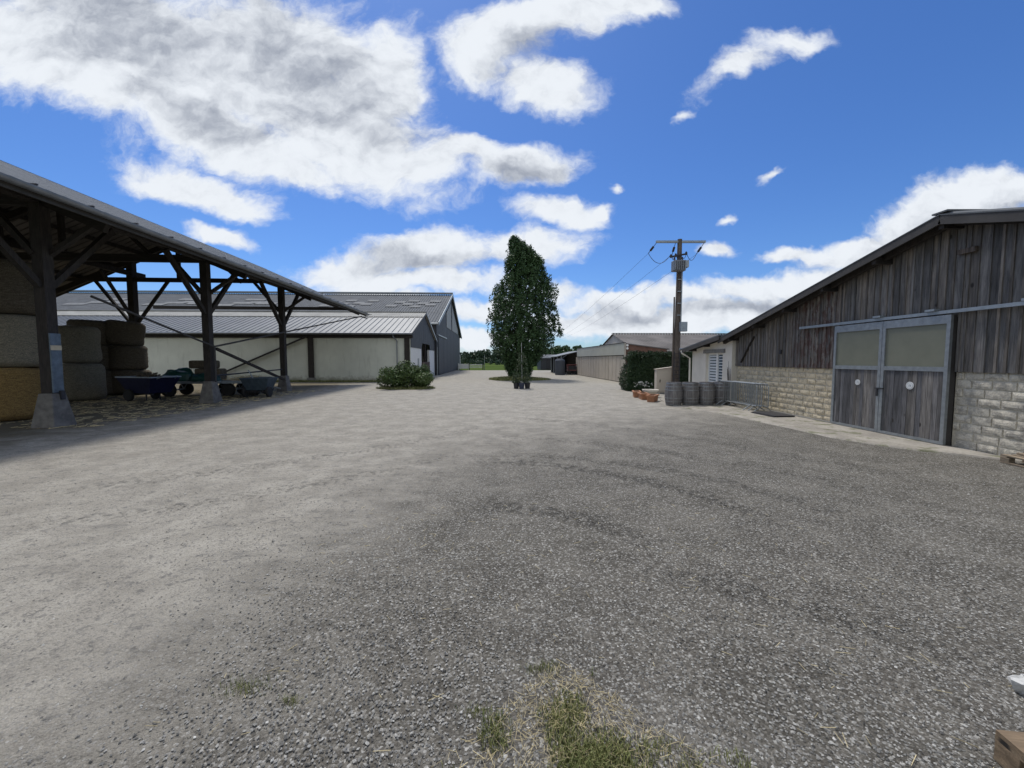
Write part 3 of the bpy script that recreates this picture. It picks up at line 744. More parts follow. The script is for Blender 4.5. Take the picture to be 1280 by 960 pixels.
# ---------------------------------------------------------------- poplar
def tree(name, label, loc, prof, n, size, mat, seed, trunk_h, spr=()):
    r = random.Random(seed); t = thing(name, label, 'tree', loc)
    tr = MB(); lean = .35
    tr.tube([(0, 0, -.05), (0, 0, 1.2), (.05, 0, trunk_h*.4), (0, 0, trunk_h*.75), (-.2, 0, trunk_h)], [.38, .3, .2, .1, .03], 10)
    tr.build('trunk', M['bark'], t)
    lm = MB(); mb = MB()
    def half(z):
        for (z0, a0, b0), (z1, a1, b1) in zip(prof, prof[1:]):
            if z0 <= z <= z1:
                q = (z-z0)/(z1-z0); return a0+(a1-a0)*q, b0+(b1-b0)*q
        return 0, 0
    zmin, zmax = prof[0][0], prof[-1][0]; made = 0
    while made < n:
        z = r.uniform(zmin, zmax); a, b_ = half(z); cx = (a+b_)/2; w = (b_-a)/2
        if w < .05 or r.random() > (w/3)**.6+.2: continue
        if mn.noise(Vector((cx, z*.9, seed))*1.0) > 2: continue
        th = r.uniform(0, 2*PI); q = r.random()**.42
        if r.random() < .07: q = r.uniform(1.0, 1.13)
        x = cx + w*q*math.cos(th)*.94; y = w*.9*q*math.sin(th)
        rad = r.uniform(.16, .42)
        k = int(22*rad/.3)
        leaves(mb, clump_pts((x, y, z), (rad*.7, rad*.7, rad*1.3), k, r, .15), size, r); made += k
        if r.random() < .03: lm.tube([(0, 0, max(.6, z-1.8)), (x*.5, y*.5, z-.9), (x, y, z)], [.06, .04, .012], 5)
    for c, rad, k in spr:
        lm.tube([(1.6, 0, c[2]-1.2), (c[0], c[1], c[2]+.2)], [.05, .015], 5)
        for _ in range(k):
            d = Vector((r.gauss(0,1), r.gauss(0,1), r.gauss(0,1))).normalized()*r.random()**.5
            leaves(mb, clump_pts((c[0]+d.x*rad[0], c[1]+d.y*rad[1], c[2]+d.z*rad[2]), (.16, .16, .2), 12, r, .2), size, r)
    lm.build('limb', M['bark'], t, kind='stuff'); mb.build('crown', M[mat], t)
    return t
# (height, left, right)
PF = [(0.29, -1.1, 1.0), (1.05, -1.3, 1.3), (2.2, -1.9, 2.2), (3.25, -2.65, 3.15), (4.77, -2.95, 3.25), (6.59, -3.0, 3.45), (8.02, -2.8, 3.65), (8.79, -2.45, 3.55), (9.74, -1.4, 2.8), (10.7, -1.35, 2.4), (11.46, -1.35, 2.1), (12.32, -1.1, 1.3), (12.89, -1.0, 0.5), (13.37, -0.85, -0.3)]
tree('poplar_tree', 'tall dark columnar poplar tree with leaning top standing in the middle of the yard', (.75, 38.2, 0), PF, 80000, .085, 'leaf_tree', 5, 13.5,
     [((3.2, 0, 5.6), (.75, .7, 1.7), 80), ((2.8, 0, 4.2), (.8, .8, 1.2), 50), ((3.9, 0, 4.6), (.35, .4, .9), 26), ((2.9, 0, 7.0), (.5, .5, .8), 30)])

def blades(mb, x, y, z, h, r, w=.006):
    a = r.uniform(0, 6.28); l = r.uniform(.1, .7)*h; dx, dy = math.cos(a)*l, math.sin(a)*l; px, py = -math.sin(a)*w, math.cos(a)*w
    n = len(mb.v)
    mb.v += [(x-px, y-py, z), (x+px, y+py, z), (x+dx*.4+px*.8, y+dy*.4+py*.8, z+h*.6), (x+dx*.4-px*.8, y+dy*.4-py*.8, z+h*.6), (x+dx, y+dy, z+h*r.uniform(.75, 1))]
    mb.f += [(n, n+1, n+2, n+3), (n+3, n+2, n+4)]
mb = MB()
for _ in range(9000):
    a = R.uniform(0, 6.28); q = R.random()**.5; q *= 1+.35*mn.noise(Vector((math.cos(a)*1.5, math.sin(a)*1.5, 4))); blades(mb, .4+math.cos(a)*2.7*q, 37.4+math.sin(a)*2.9*q, 0, R.uniform(.1, .4)*(1.15-q*.6), R, .02)
mb.build('grass_verge', M['grass'], kind='stuff', label='round patch of short green grass round the foot of the poplar', category='grass')
mb = MB()
for _ in range(5000):
    x = R.uniform(-22, -9); w = .5+.5*mn.noise(Vector((x*.4, 0, 0))); blades(mb, x-(0), 33.2+R.uniform(-.9, .3)*w*(1.3), 0, R.uniform(.06, .22), R, .02)
for _ in range(3000):
    a = R.uniform(0, 6.28); q = R.random()**.5; q *= 1+.5*mn.noise(Vector((math.cos(a)*2, math.sin(a)*2, 8))); blades(mb, -6.9+math.cos(a)*1.9*q, 25.4+math.sin(a)*1.0*q, 0, R.uniform(.05, .22), R, .015)
mb.build('wall_weeds', M['grass'], kind='stuff', label='low weeds along the foot of the cream wall and under the shrub', category='weeds')

# potted plants in front of the poplar
def pot(label, loc, mat, r_=.2, h=.38):
    t = thing('plant_pot', label, 'plant pot', loc, 0, 'plant pots in front of the poplar')
    MB().lathe((0,0,0), [(r_*.75, 0), (r_*.95, h*.9), (r_*1.05, h*.9), (r_*1.05, h), (r_*.95, h), (r_*.9, h*.92), (.02, h*.92)], 18).build('pot', M[mat], t)
    return t
for lb, x, y, mt, seed, hh in (('black pot with a bushy shrub, leftmost of three in front of the poplar', .28, 25.35, 'plastic_black', 1, .9),
                         ('blue grey pot with a tall caned evergreen, middle one in front of the poplar', .62, 25.2, 'plastic_blue', 2, 2.2),
                         ('black pot with a bushy shrub, rightmost of three in front of the poplar', 1.0, 25.4, 'plastic_black', 3, .9)):
    t = pot(lb, (x, y, 0), mt); r = random.Random(seed); mb = MB(); n = 900 if hh > 1 else 260
    for _ in range(n//8):
        z = .4+r.random()**1.2*(hh-.3); w = (.62 if hh > 1 else .32)*(1-(z-.3)/(hh+.25))**.7+.03
        a = r.uniform(0, 6.28); q = r.random()**.5*w
        leaves(mb, clump_pts((math.cos(a)*q, math.sin(a)*q, z), (.09, .09, .12), 16, r, .1), .035, r)
    mb.build('foliage', M['leaf_olive'], t)
    MB().tube([(0,0,.3), (.01,0,hh*.9)], .015, 6).build('stem', M['bark'], t)
    if hh > 1: MB().tube([(.03,-.05,.3), (-.02,-.05,2.95)], .014, 6).build('cane', M['stone_chip'], t)

# ---------------------------------------------------------------- far gates, field edge, wood
t = thing('white_gate', 'low white panelled gate across the far end of the yard', 'gate', (-8.9, 72.5, 0))
MB().box(-.9, .85, -.03, .03, .25, 1.15).build('panel', M['white_paint'], t)
for x in (-1, .9): MB().box(x-.05, x+.05, -.05, .05, 0, 1.25).build('post', M['white_paint'], t)
t = thing('rail_fence', 'white two rail fence with dark posts right of the white gate', 'fence', (-6.5, 72.5, 0))
for z in (.55, .95): MB().box(-1.35, 1.1, -.03, .03, z-.09, z+.09).build('rail', M['white_paint'], t)
for x in (-1.4, 1.1, 1.35): MB().box(x-.06, x+.06, -.09, -.035, 0, 1.25).build('post', M['darkmetal'], t)
t = thing('lamp_pole', 'thin pale pole standing in the meadow right of the white fence', 'pole', (-5.6, 80, 0))
MB().tube([(0,0,-.05), (0,0,3.0)], .03, 6).build('shaft', M['stone_chip'], t)
def woods(name, label, x0, x1, y, h, n, mat, seed, dens=1, con=.35):
    r = random.Random(seed); mb = MB()
    for i in range(n):
        x = r.uniform(x0, x1); yy = y+r.uniform(0, 22); hh = h*r.uniform(.65, 1.05)*(1+.18*mn.noise(Vector((x*.03, 0, seed)))); w = hh*r.uniform(.2, .38)
        cone = r.random() < con
        for k in range(int(150*dens)):
            q = r.random(); z = hh*q; ww = w*((1-q)**.8 if cone else math.sin(PI*min(1, max(.0, q*.85+.12)))**.6)
            a = r.uniform(0, 6.28); d = Vector((math.cos(a), math.sin(a), .4))
            leaves(mb, [(Vector((x, yy, z*1.0))+Vector((d.x*ww, d.y*ww, 0)), d)], .07*hh+.15, r)
    return mb.build(name, M[mat], kind='stuff', label=label, category='woodland')
woods('far_wood', 'long belt of dark conifer woodland beyond the meadow on the horizon', -190, 170, 235, 7.6, 900, 'leaf_dark', 1, .8)
woods('near_wood', 'darker dense stand of trees behind the right of the poplar', 8, 46, 112, 6.0, 130, 'leaf_tree', 2, 1.4)
woods('field_hedge', 'low hedge line along the back edge of the meadow', -120, 90, 150, 2.4, 330, 'leaf_dark', 3, .5, 0)

# ---------------------------------------------------------------- beige building and hall behind
b = thing('panelled_store', 'long flat fronted store with beige ribbed panels under a plain grey beige fascia', 'building', (9.1, 31.6, 0), .055)
g = MB(); yy = 0
while yy < 17.0:
    g.box(-.05, 0, yy+.035, yy+1.0, .05, 2.2); yy += 1.06
g.build('wall_panels', M['beige_clad'], b)
MB().box(.01, .12, 0, 17.05, 0, 3.1).build('backing_wall', M['timber'], b)
MB().box(-.12, .0, -.04, 17.1, 2.26, 3.22).build('fascia', M['beige_fascia'], b)
MB().box(-.15, .03, -.06, 17.12, 3.225, 3.27).build('capping', M['darkmetal'], b)
MB().hexa([(0.02,-.02,0),(3.4,-.02,0),(3.4,.22,0),(.02,.22,0)], [(.02,-.02,3.12),(3.4,-.02,2.7),(3.4,.22,2.7),(.02,.22,3.12)]).build('brick_end_wall', M['brick'], b)
MB().hexa([(0,-.1,3.12),(3.6,-.1,2.68),(3.6,17.1,2.68),(0,17.1,3.12)], [(0,-.1,3.2),(3.6,-.1,2.76),(3.6,17.1,2.76),(0,17.1,3.2)]).build('roof', M['fibre_old'], b)
MB().box(-.10, .02, -.09, -.045, 0, 3.2).build('corner_trim', M['beige_clad'], b)
for z in (3.02, 2.78): MB().lathe((.12, -.12, z), [(.09, -.06), (.1, .0), (.07, .06)], 10, 'y').build('lamp', M['white_paint'], b)
b = thing('grey_roofed_barn', 'wide barn with stained grey roof and pale gable behind the hedge', 'building', (10.9, 42.2, 0), .03)
zt = lambda y: 4.62-.25*abs(y)
MB().ribbed((-.2, -8.2, 4.62-.25*8.2), (17, 0, 0), (0, 8.2, .25*8.2), .3, .045, .3, .2, .03).build('roof_slope', M['fibre_old'], b)
MB().ribbed((-.2, 8.2, 4.62-.25*8.2), (17, 0, 0), (0, -8.2, .25*8.2), .3, .045, .3, .2, .03).build('roof_slope', M['fibre_old'], b)
g = MB(); vboards(g, -8, 8, lambda y: 0, lambda y: zt(y)-.04, .5, TX(0, -1), .006); g.build('gable', M['white_render'], b)
MB().box(0, 16.5, -7.9, -7.7, 0, 2.5).build('front_wall', M['brick'], b)
MB().beam((-.2, 0, 4.7), (16.8, 0, 4.7), .4, .05).build('ridge_cap', M['fibre'], b)

# far lean-to, tank, red machine, dark shed
b = thing('lean_to_shelter', 'small open lean-to with thin pale roof beyond the beige store', 'shelter', (6.3, 50, 0), .05)
MB().hexa([(-.6,0,2.25),(2.6,0,3.0),(2.6,9,3.0),(-.6,9,2.25)], [(-.6,0,2.33),(2.6,0,3.08),(2.6,9,3.08),(-.6,9,2.33)]).build('roof', M['roof_lower'], b)
MB().box(2.4, 2.5, 0, 9, 0, 2.9).build('back_wall', M['timber'], b); MB().hexa([(0,8.8,0),(2.4,8.8,0),(2.4,8.9,0),(0,8.9,0)], [(0,8.8,2.35),(2.4,8.8,2.9),(2.4,8.9,2.9),(0,8.9,2.35)]).build('end_wall', M['cladding'], b)
for y in (.2, 3.2, 6.2, 8.7): MB().box(-.05, .06, y-.05, y+.06, 0, 2.4).build('post', M['track'], b)
MB().tube([(.0, .2, 1.6), (.25, .2, 2.2), (.7, .2, 2.5)], .04, 6).build('brace', M['track'], b)
t = thing('water_tank', 'upright grey blue cylindrical tank at the mouth of the lean-to', 'tank', (5.95, 48.7, 0))
MB().lathe((0,0,0), [(.6, 0), (.62, .3), (.62, 1.75), (.5, 1.95), (.15, 2.0)], 22).build('tank_body', simple('grey_blue_plastic', (.055, .065, .085), .5, var=.15), t)
MB().lathe((0,0,2.0), [(.16, 0), (.16, .08), (.02, .08)], 14).build('lid', M['plastic_black'], t)
t = thing('hay_trailer', 'small faded red framed trailer parked in the lean-to', 'trailer', (7.6, 49.4, 0))
g = MB(); g.box(-.65, .65, -.5, .5, .5, .62); 
for x in (-.62, .62):
    for y in (-.47, .47): g.box(x-.04, x+.04, y-.04, y+.04, .6, 1.25)
g.box(-.66, .66, -.5, -.44, 1.2, 1.3); g.box(-.66, .66, .44, .5, 1.2, 1.3); g.box(-.66, -.6, -.5, .5, .9, .98)
g.build('frame', M['pinkred'], t); MB().box(-.6, .6, -.45, .45, .625, 1.05).build('load_box', M['darkmetal'], t)
for s in (-1, 1): wheel(t, s*.5, -.55, .28, .14)
b = thing('dark_shed', 'small dark blue grey shed in the trees at the far end of the lane', 'shed', (6.7, 74, 0), .1)
g = MB(); g.T = None; g.hexa([(-1.3,0,0),(1.6,0,0),(1.6,4,0),(-1.3,4,0)], [(-1.3,0,2.2),(1.6,0,2.2),(1.6,4,2.2),(-1.3,4,2.2)]); g.build('walls', M['cladding'], b)
MB().hexa([(-1.6,-.3,2.15),(1.9,-.3,2.15),(1.9,4.3,2.15),(-1.6,4.3,2.15)], [(-1.6,-.3,2.25),(1.9,-.3,2.25),(1.9,1.9,2.9),(-1.6,1.9,2.9)]).build('roof', M['fibre'], b)
MB().box(-.2, .8, -.06, -.01, .1, 1.9).build('door', M['darkmetal'], b)

# ---------------------------------------------------------------- hedge
t = thing('clipped_hedge', 'large dark green clipped hedge beside the utility pole', 'hedge', (8.35, 25.6, 0))
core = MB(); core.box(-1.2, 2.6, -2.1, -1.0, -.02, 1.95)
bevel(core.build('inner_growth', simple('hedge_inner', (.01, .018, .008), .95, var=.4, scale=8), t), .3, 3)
r = random.Random(12); mb = MB()
for _ in range(3100):
    f = r.random()
    x, y, z = r.uniform(-1.5, 2.7), r.uniform(-2.5, -.7), r.uniform(0.05, 2.3)
    if f < .6: y = -2.35; nrm = Vector((0,-1,0))
    elif f < .74: x = -1.35; nrm = Vector((-1,0,0))
    elif f < .9: z = 2.22; nrm = Vector((0,0,1))
    else: x = 2.6; nrm = Vector((1,0,0))
    k = mn.noise(Vector((x*.8, y*.8, z*.8)))*.32
    if z > 1.9: k += -.1
    c = Vector((x, y, z))+nrm*k; c.x *= (1-.05*z) if x < 0 else 1
    leaves(mb, [(p, nrm*1.2) for p, _ in clump_pts(c, (.17, .17, .17), 14, r, .1)], .042, r)
mb.build('foliage', M['leaf_hedge'], t)
t = thing('white_flowers', 'small clump of white flowers at the foot of the hedge', 'flowers', (7.55, 22.6, 0))
mb = MB(); fl = MB()
for _ in range(46):
    x, y = R.gauss(0, .28), R.gauss(0, .06); h = R.uniform(.3, .6); mb.tube([(x, y, 0), (x, y, h)], .006, 4)
    leaves(fl, clump_pts((x, y-.03, h), (.04, .03, .04), 7, R, .1), .022, R)
mb.build('stems', M['leaf_hedge'], t); fl.build('blossoms', M['flower'], t)
# cabinet
t = thing('utility_cabinet', 'beige metal utility cabinet with slanted top in front of the hedge', 'cabinet', (8.42, 21.7, 0), -.05)
MB().hexa([(-.46,-.18,.06),(.46,-.18,.06),(.46,.18,.06),(-.46,.18,.06)], [(-.46,-.18,1.32),(.46,-.18,1.45),(.46,.18,1.45),(-.46,.18,1.32)]).build('body', M['cabinet'], t)
MB().box(-.5, .5, -.22, .22, 0, .058).build('plinth', M['concrete'], t)
d = MB().box(-.36, .4, -.2, -.185, .14, 1.27).build('door', M['cabinet'], t); MB().box(-.3, -.26, -.225, -.203, .62, .78).build('handle', M['darkmetal'], d)
MB().hexa([(-.5,-.22,1.325),(.5,-.22,1.465),(.5,.22,1.465),(-.5,.22,1.325)], [(-.5,-.22,1.35),(.5,-.22,1.49),(.5,.22,1.49),(-.5,.22,1.35)]).build('top', M['cabinet'], t)

# ---------------------------------------------------------------- utility pole
PX, PY = 8.85, 21.1
t = thing('utility_pole', 'tall weathered wooden utility pole with crossarm and transformer rising beside the hedge', 'utility pole', (PX, PY, 0))
MB().lathe((0,0,0), [(.17, -.1), (.155, 3), (.13, 6), (.115, 8.2), (.02, 8.22)], 14).build('shaft', M['pole_wood'], t)
MB().lathe((-.19,.05,0), [(.05, -.1), (.045, 3), (.04, 5.2)], 12).build('support_pole', M['pole_wood'], t)
ca = MB().box(-1.25, 1.35, -.06, .06, 8.02, 8.13).build('crossarm', M['track'], t)
MB().beam((-.55, -.13, 7.25), (.35, -.13, 7.42), .08).build('lower_arm', M['darkmetal'], t)
ins = []
for x, d in ((-1.22, (-.32, .45, -.5)), (-.22, (-.05, .35, -.6)), (1.3, (-.3, .4, -.6))):
    a = Vector((x, 0, 8.03)); e = a+Vector(d)*.9
    MB().tube([a, a+(e-a)*.35, a+(e-a)*.36, a+(e-a)*.75, a+(e-a)*.76, e], [.015, .015, .06, .06, .02, .015], 8).build('insulator', M['insul'], t); ins.append(e)
for x in (-.5, -.25, .3):
    MB().lathe((x, -.13, 7.3+x*.18), [(.03, 0), (.06, .04), (.04, .08), (.06, .12), (.03, .18)], 8).build('insulator', M['insul'], t)
tr = MB(); tr.box(-.5, .12, -.6, -.16, 6.45, 7.0); bevel(tr.build('transformer', M['gutter'], t), .04)
trf = [o for o in COL.objects if o.parent == t and o.name.startswith('transformer')][0]
g = MB()
for i in range(6): g.box(-.47+i*.1, -.44+i*.1, -.66, -.603, 6.5, 6.95)
g.build('cooling_fins', M['gutter'], trf)
for x in (-.4, -.2, 0): MB().lathe((x, -.38, 7.0), [(.03, 0), (.05, .05), (.03, .1), (.045, .15), (.02, .2)], 8).build('bushing', M['insul'], trf)
MB().box(.12, .3, -.5, -.2, 6.65, 7.0).build('bracket_box', M['galv'], t)
bevel(MB().box(-.0, .35, -.42, -.17, 3.35, 3.85).build('meter_box', M['track'], t), .02)
g = MB()
for i in range(5): g.box(-.12, .12, -.2, -.17, 4.2+i*.62, 4.24+i*.62)
g.build('cable_clamps', M['track'], t)
MB().tube([(.1, -.16, 3.8), (.11, -.15, 6.6)], .03, 6).build('cable_duct', M['galv'], t)
g = MB()
for x in (-.24, .06): g.tube([(x, -.24, 0), (x, -.24, 2.3)], .025, 6)
for i in range(10): g.tube([(-.24, -.24, .2+i*.22), (.06, -.24, .2+i*.22)], .015, 5)
g.build('cable_ladder', M['darkmetal'], t)
def sag(a, b, s, n=12): return [Vector(a).lerp(Vector(b), i/n)-Vector((0,0,4*s*(i/n)*(1-i/n))) for i in range(n+1)]
for a, b, s in ((ins[0], (-.5, -.13, 7.4), .5), (ins[1], (-.25, -.13, 7.45), .25), (ins[2], (.3, -.13, 7.5), .35),
                ((-.5, -.13, 7.4), (-.4, -.38, 7.2), .2), ((-.25, -.13, 7.4), (-.2, -.38, 7.2), .12), ((.3, -.13, 7.4), (.0, -.38, 7.2), .15)):
    MB().tube(sag(a, b, s), .014, 5).build('jumper_cable', M['darkmetal'], t)
for e, nm in zip(ins, ('left', 'middle', 'right')):
    a = Vector((PX, PY, 0))+e; bb = Vector((13.5+e.x*1.2, 190, 12))
    MB().tube(sag(a, bb, 2.6, 30), .007, 5).build('power_line', M['darkmetal'], label=f'thin overhead wire running off from the {nm} insulator of the crossarm', category='wire', group='overhead wires')

# ---------------------------------------------------------------- planters, barrels, barriers
pm = {'t': 'terracotta'}
def planter(label, loc, rz):
    t = thing('flower_trough', label, 'planter', loc, rz, 'terracotta troughs on the gravel by the hedge')
    o, i_ = (.4, .17), (.36, .13)
    mb = MB(); H = .3
    mb.add([(-o[0]*.9,-o[1]*.85,0),(o[0]*.9,-o[1]*.85,0),(o[0]*.9,o[1]*.85,0),(-o[0]*.9,o[1]*.85,0),(-o[0],-o[1],H),(o[0],-o[1],H),(o[0],o[1],H),(-o[0],o[1],H),
            (-i_[0],-i_[1],H),(i_[0],-i_[1],H),(i_[0],i_[1],H),(-i_[0],i_[1],H),(-i_[0],-i_[1],.2),(i_[0],-i_[1],.2),(i_[0],i_[1],.2),(-i_[0],i_[1],.2)],
           [(0,3,2,1),(0,1,5,4),(1,2,6,5),(2,3,7,6),(3,0,4,7),(4,5,9,8),(5,6,10,9),(6,7,11,10),(7,4,8,11),(8,9,13,12),(9,10,14,13),(10,11,15,14),(11,8,12,15)])
    mb.build('trough', M['terracotta'], t)
    q = MB(); q.box(-.43, .43, -.2, -.171, .24, .3); q.box(-.43, .43, .171, .2, .24, .3); q.box(-.43, -.401, -.17, .17, .24, .3); q.box(.401, .43, -.17, .17, .24, .3); q.build('rim', M['terracotta'], t)
    MB().box(-.355, .355, -.125, .125, .2, .26).build('soil', M['soil'], t); return t
planter('terracotta trough farthest from the barrels in the row by the hedge', (6.25, 19.6, 0), 1.35)
planter('terracotta trough in the middle of the row by the hedge', (6.22, 18.5, 0), 1.45)
planter('terracotta trough nearest the barrels at the near end of the row', (6.3, 17.5, 0), 1.0)
t = thing('white_bowl', 'shallow white stone bowl behind the terracotta troughs', 'planter', (6.9, 19.5, 0))
MB().lathe((0,0,0), [(.2, 0), (.16, .1), (.38, .3), (.4, .38), (.34, .38), (.3, .3), (.02, .28)], 20).build('bowl', M['white_render'], t)
MB().lathe((0,0,.29), [(.3, 0), (.02, .03)], 16).build('soil', M['soil'], t)

def f_cask(n):
    o = n.obj(); s = n.sep(o); a = n.m('MULTIPLY', n.m('ARCTAN2', s[1], s[0]), 24/6.2832)
    st = n.m('FLOOR', a); w = n.node('ShaderNodeTexWhiteNoise', noise_dimensions='1D'); n.put(w.inputs['W'], st)
    fr = n.m('FRACT', a); seam = n.m('MAXIMUM', n.ss(fr, .06, 0), n.ss(fr, .94, 1))
    c = n.mix(w.outputs[0], (.115, .11, .11), (.21, .20, .195))
    c = n.mix(1, c, n.ramp(n.noise(n.map(o, scale=(1, 1, .15)), 30, 4), [(.3, .7), (.7, 1.3)]), 'MULTIPLY')
    c = n.mix(seam, c, (.02, .02, .02))
    return {'Base Color': c, 'Roughness': .8, 'Normal': n.bump(seam, -.5, .01)}
M['cask'] = material('grey_cask_staves', f_cask)
M['hoop'] = simple('dull_hoop_steel', (.24, .25, .26), .45, .7, var=.3, scale=12)
t = thing('wine_barrel', '', 'barrel', (6.6, 15.95, 0), 0, 'grey wooden barrels standing in a row')
bar = t
def rb(h): q = (h-.475)/.475; return .345-.06*q*q
MB().lathe((0,0,0), [(.02, .03), (.26, .03), (.268, 0)]+[(rb(h), h) for h in [i*.095 for i in range(11)]]+[(.268, .95), (.26, .91), (.02, .91)], 36).build('staves', M['cask'], t, smooth=False)
for h in (.03, .16, .3, .62, .76, .89):
    MB().lathe((0,0,h), [(rb(h)+.001, 0), (rb(h)+.006, 0), (rb(h+.035)+.006, .035), (rb(h+.035)+.001, .035)], 36).build('hoop', M['hoop'], t)
bar['label'] = 'grey wooden barrel at the left end of the row next to the cabinet'
dup(bar, (7.27, 15.95, 0), 1.1, 'grey wooden barrel second from the left in the row of four')
dup(bar, (7.94, 16.0, 0), 2.3, 'grey wooden barrel third from the left in the row below the shuttered door')
dup(bar, (8.62, 16.15, 0), 3.9, 'grey wooden barrel at the right end of the row touching the crowd barrier')

t = thing('crowd_barrier', 'grey steel crowd barrier standing outermost by the stone wall', 'barrier', (8.62, 15.0, .03), PI/2+.06, 'crowd barriers nested against the stone wall')
L2, HB = 1.12, .97
MB().tube([(-L2, 0, .18), (-L2, 0, HB-.08), (-L2+.08, 0, HB), (L2-.08, 0, HB), (L2, 0, HB-.08), (L2, 0, .18), (-L2, 0, .18)], .019, 8).build('frame', M['galv'], t)
mb = MB()
for i in range(19):
    x = -L2+.112*(i+1); mb.tube([(x, 0, .18), (x, 0, HB)], .011, 6)
mb.build('bars', M['galv'], t)
for x in (-.85, .85):
    MB().tube([(x, -.3, .0), (x, -.28, .02), (x, -.02, .2), (x, .02, .2), (x, .28, .02), (x, .3, 0)], .017, 6).build('foot', M['galv'], t)
dup(t, (8.78, 14.9, .03), PI/2+.03, 'grey steel crowd barrier sandwiched second in the nested stack')
dup(t, (8.95, 14.75, .03), PI/2+.0, 'grey steel crowd barrier innermost against the stone wall')
t = thing('steel_plate', 'dark flat steel plate lying on the slab below the barriers', 'plate', (8.65, 12.95, .04), .05)
bevel(MB().box(-.3, .36, -.55, .55, 0, .035).build('plate', M['darkmetal'], t), .005)
MB().box(-.37, -.305, -.55, .55, 0, .02).build('lip', M['darkmetal'], t)

# ---------------------------------------------------------------- stone and board barn on the right
b = thing('stone_barn', 'right hand barn with rock faced stone base weathered grey vertical boards and sheet roof', 'barn', (9.25, 8.2, 0))
def LT(x, y, z): return (x, y, z)
YR, ZR = 0.1, 4.86                       # ridge in local y
def top(y): return ZR-.2425*(y-YR) if y > YR else ZR-.3*(YR-y)
D0, D1, DZ = .08, 3.02, 2.8              # door opening, local y
zs = 1.62
# backing
m_ = MB(); m_.box(.14, .34, -9.5, D0, 0, zs); m_.box(.14, .34, D1, 8.15, 0, zs); m_.build('wall_core', M['mortar'], b)
r = random.Random(21)
def rock(mb, s0, s1, z0, z1, x=.14, proud=.024):
    nu, nv = 6, 3; g = .014; s0 += g; s1 -= g; z0 += g; z1 -= g; base = len(mb.v); vs = []; fs = []
    off = r.uniform(-.01, .012)
    for j in range(nv+1):
        for i in range(nu+1):
            e = (i in (0, nu)) or (j in (0, nv))
            d = .006 if e else proud*r.uniform(.6, 1.0)+off
            ju = 0 if i in (0, nu) else r.uniform(-.1, .1)/nu
            vs.append((x-d-.012, s0+(s1-s0)*(i/nu+ju)+ (r.uniform(-.004,.004) if e else 0), z0+(z1-z0)*j/nv + (r.uniform(-.004,.004) if e else 0)))
    for j in range(nv):
        for i in range(nu):
            a = j*(nu+1)+i; fs.append((a, a+1, a+nu+2, a+nu+1) if 0 else (a, a+nu+1, a+nu+2, a+1))
    k = len(vs)
    c = [0, nu, (nv+1)*(nu+1)-1, nv*(nu+1)]
    for q in c: vs.append((x-.0, vs[q][1], vs[q][2]))
    ring = [list(range(0, nu+1)), [i*(nu+1)+nu for i in range(nv+1)], list(range((nv+1)*(nu+1)-1, nv*(nu+1)-1, -1)), [i*(nu+1) for i in range(nv, -1, -1)]]
    for e in range(4): fs.append(tuple(ring[e][::-1])+(k+e, k+(e+1) % 4))
    mb.add(vs, fs)
mb, mb2 = MB(), MB()
for row in range(9):
    z0 = row*.18; st = -9.3+(row % 2)*.21+r.uniform(-.04, .04); s = st
    while s < 8.1:
        w = r.choice([.42, .42, .42, .38, .34]); a, c_ = s, min(s+w, 8.12); s += w
        for lo, hi in ((-9.5, D0-.01), (D1+.01, 8.14)):
            x0, x1 = max(a, lo), min(c_, hi)
            if x1-x0 > .06: rock(mb if lo > 0 else mb2, x0, x1, z0, z0+.18)
mb.build('stone_blocks', M['stone'], b); mb2.build('stone_blocks', M['stone'], b)
m_ = MB(); m_.box(.02, .1, -9.5, D0, -.05, .02); m_.box(-.02, .1, D1, 8.1, -.05, .05); m_.build('footing', M['concrete'], b)
# board cladding
tp = lambda y: top(y)-.06
mb = MB(); T = TX(.1, -1)
vboards(mb, -9.4, D0-.05, lambda y: zs-.02, tp, .17, T, .014, .022, .012, r, 1)
vboards(mb, D0-.05, D1+.02, lambda y: DZ-.05, tp, .17, T, .014, .022, .012, r, 1)
vboards(mb, D1+.02, 8.12, lambda y: zs-.02, tp, .15, T, .014, .022, .012, r, 1)
mb.build('board_cladding', M['boards'], b)
m_ = MB(); m_.hexa([(.12,-9.4,zs),(.2,-9.4,zs),(.2,8.12,zs),(.12,8.12,zs)], [(.12,-9.4,tp(-9.4)),(.2,-9.4,tp(-9.4)),(.2,-9.3,tp(-9.4)),(.12,-9.3,tp(-9.4))])
cb = MB()
for a, c_, z0 in ((-9.4, D0, zs), (D0, D1, DZ), (D1, 8.12, zs)):
    ks = [a]+([YR] if a < YR < c_ else [])+[c_]
    for p, q in zip(ks, ks[1:]): cb.hexa([(.13,p,z0),(.2,p,z0),(.2,q,z0),(.13,q,z0)], [(.13,p,tp(p)),(.2,p,tp(p)),(.2,q,tp(q)),(.13,q,tp(q))])
cb.build('cladding_frame', M['fascia'], b)
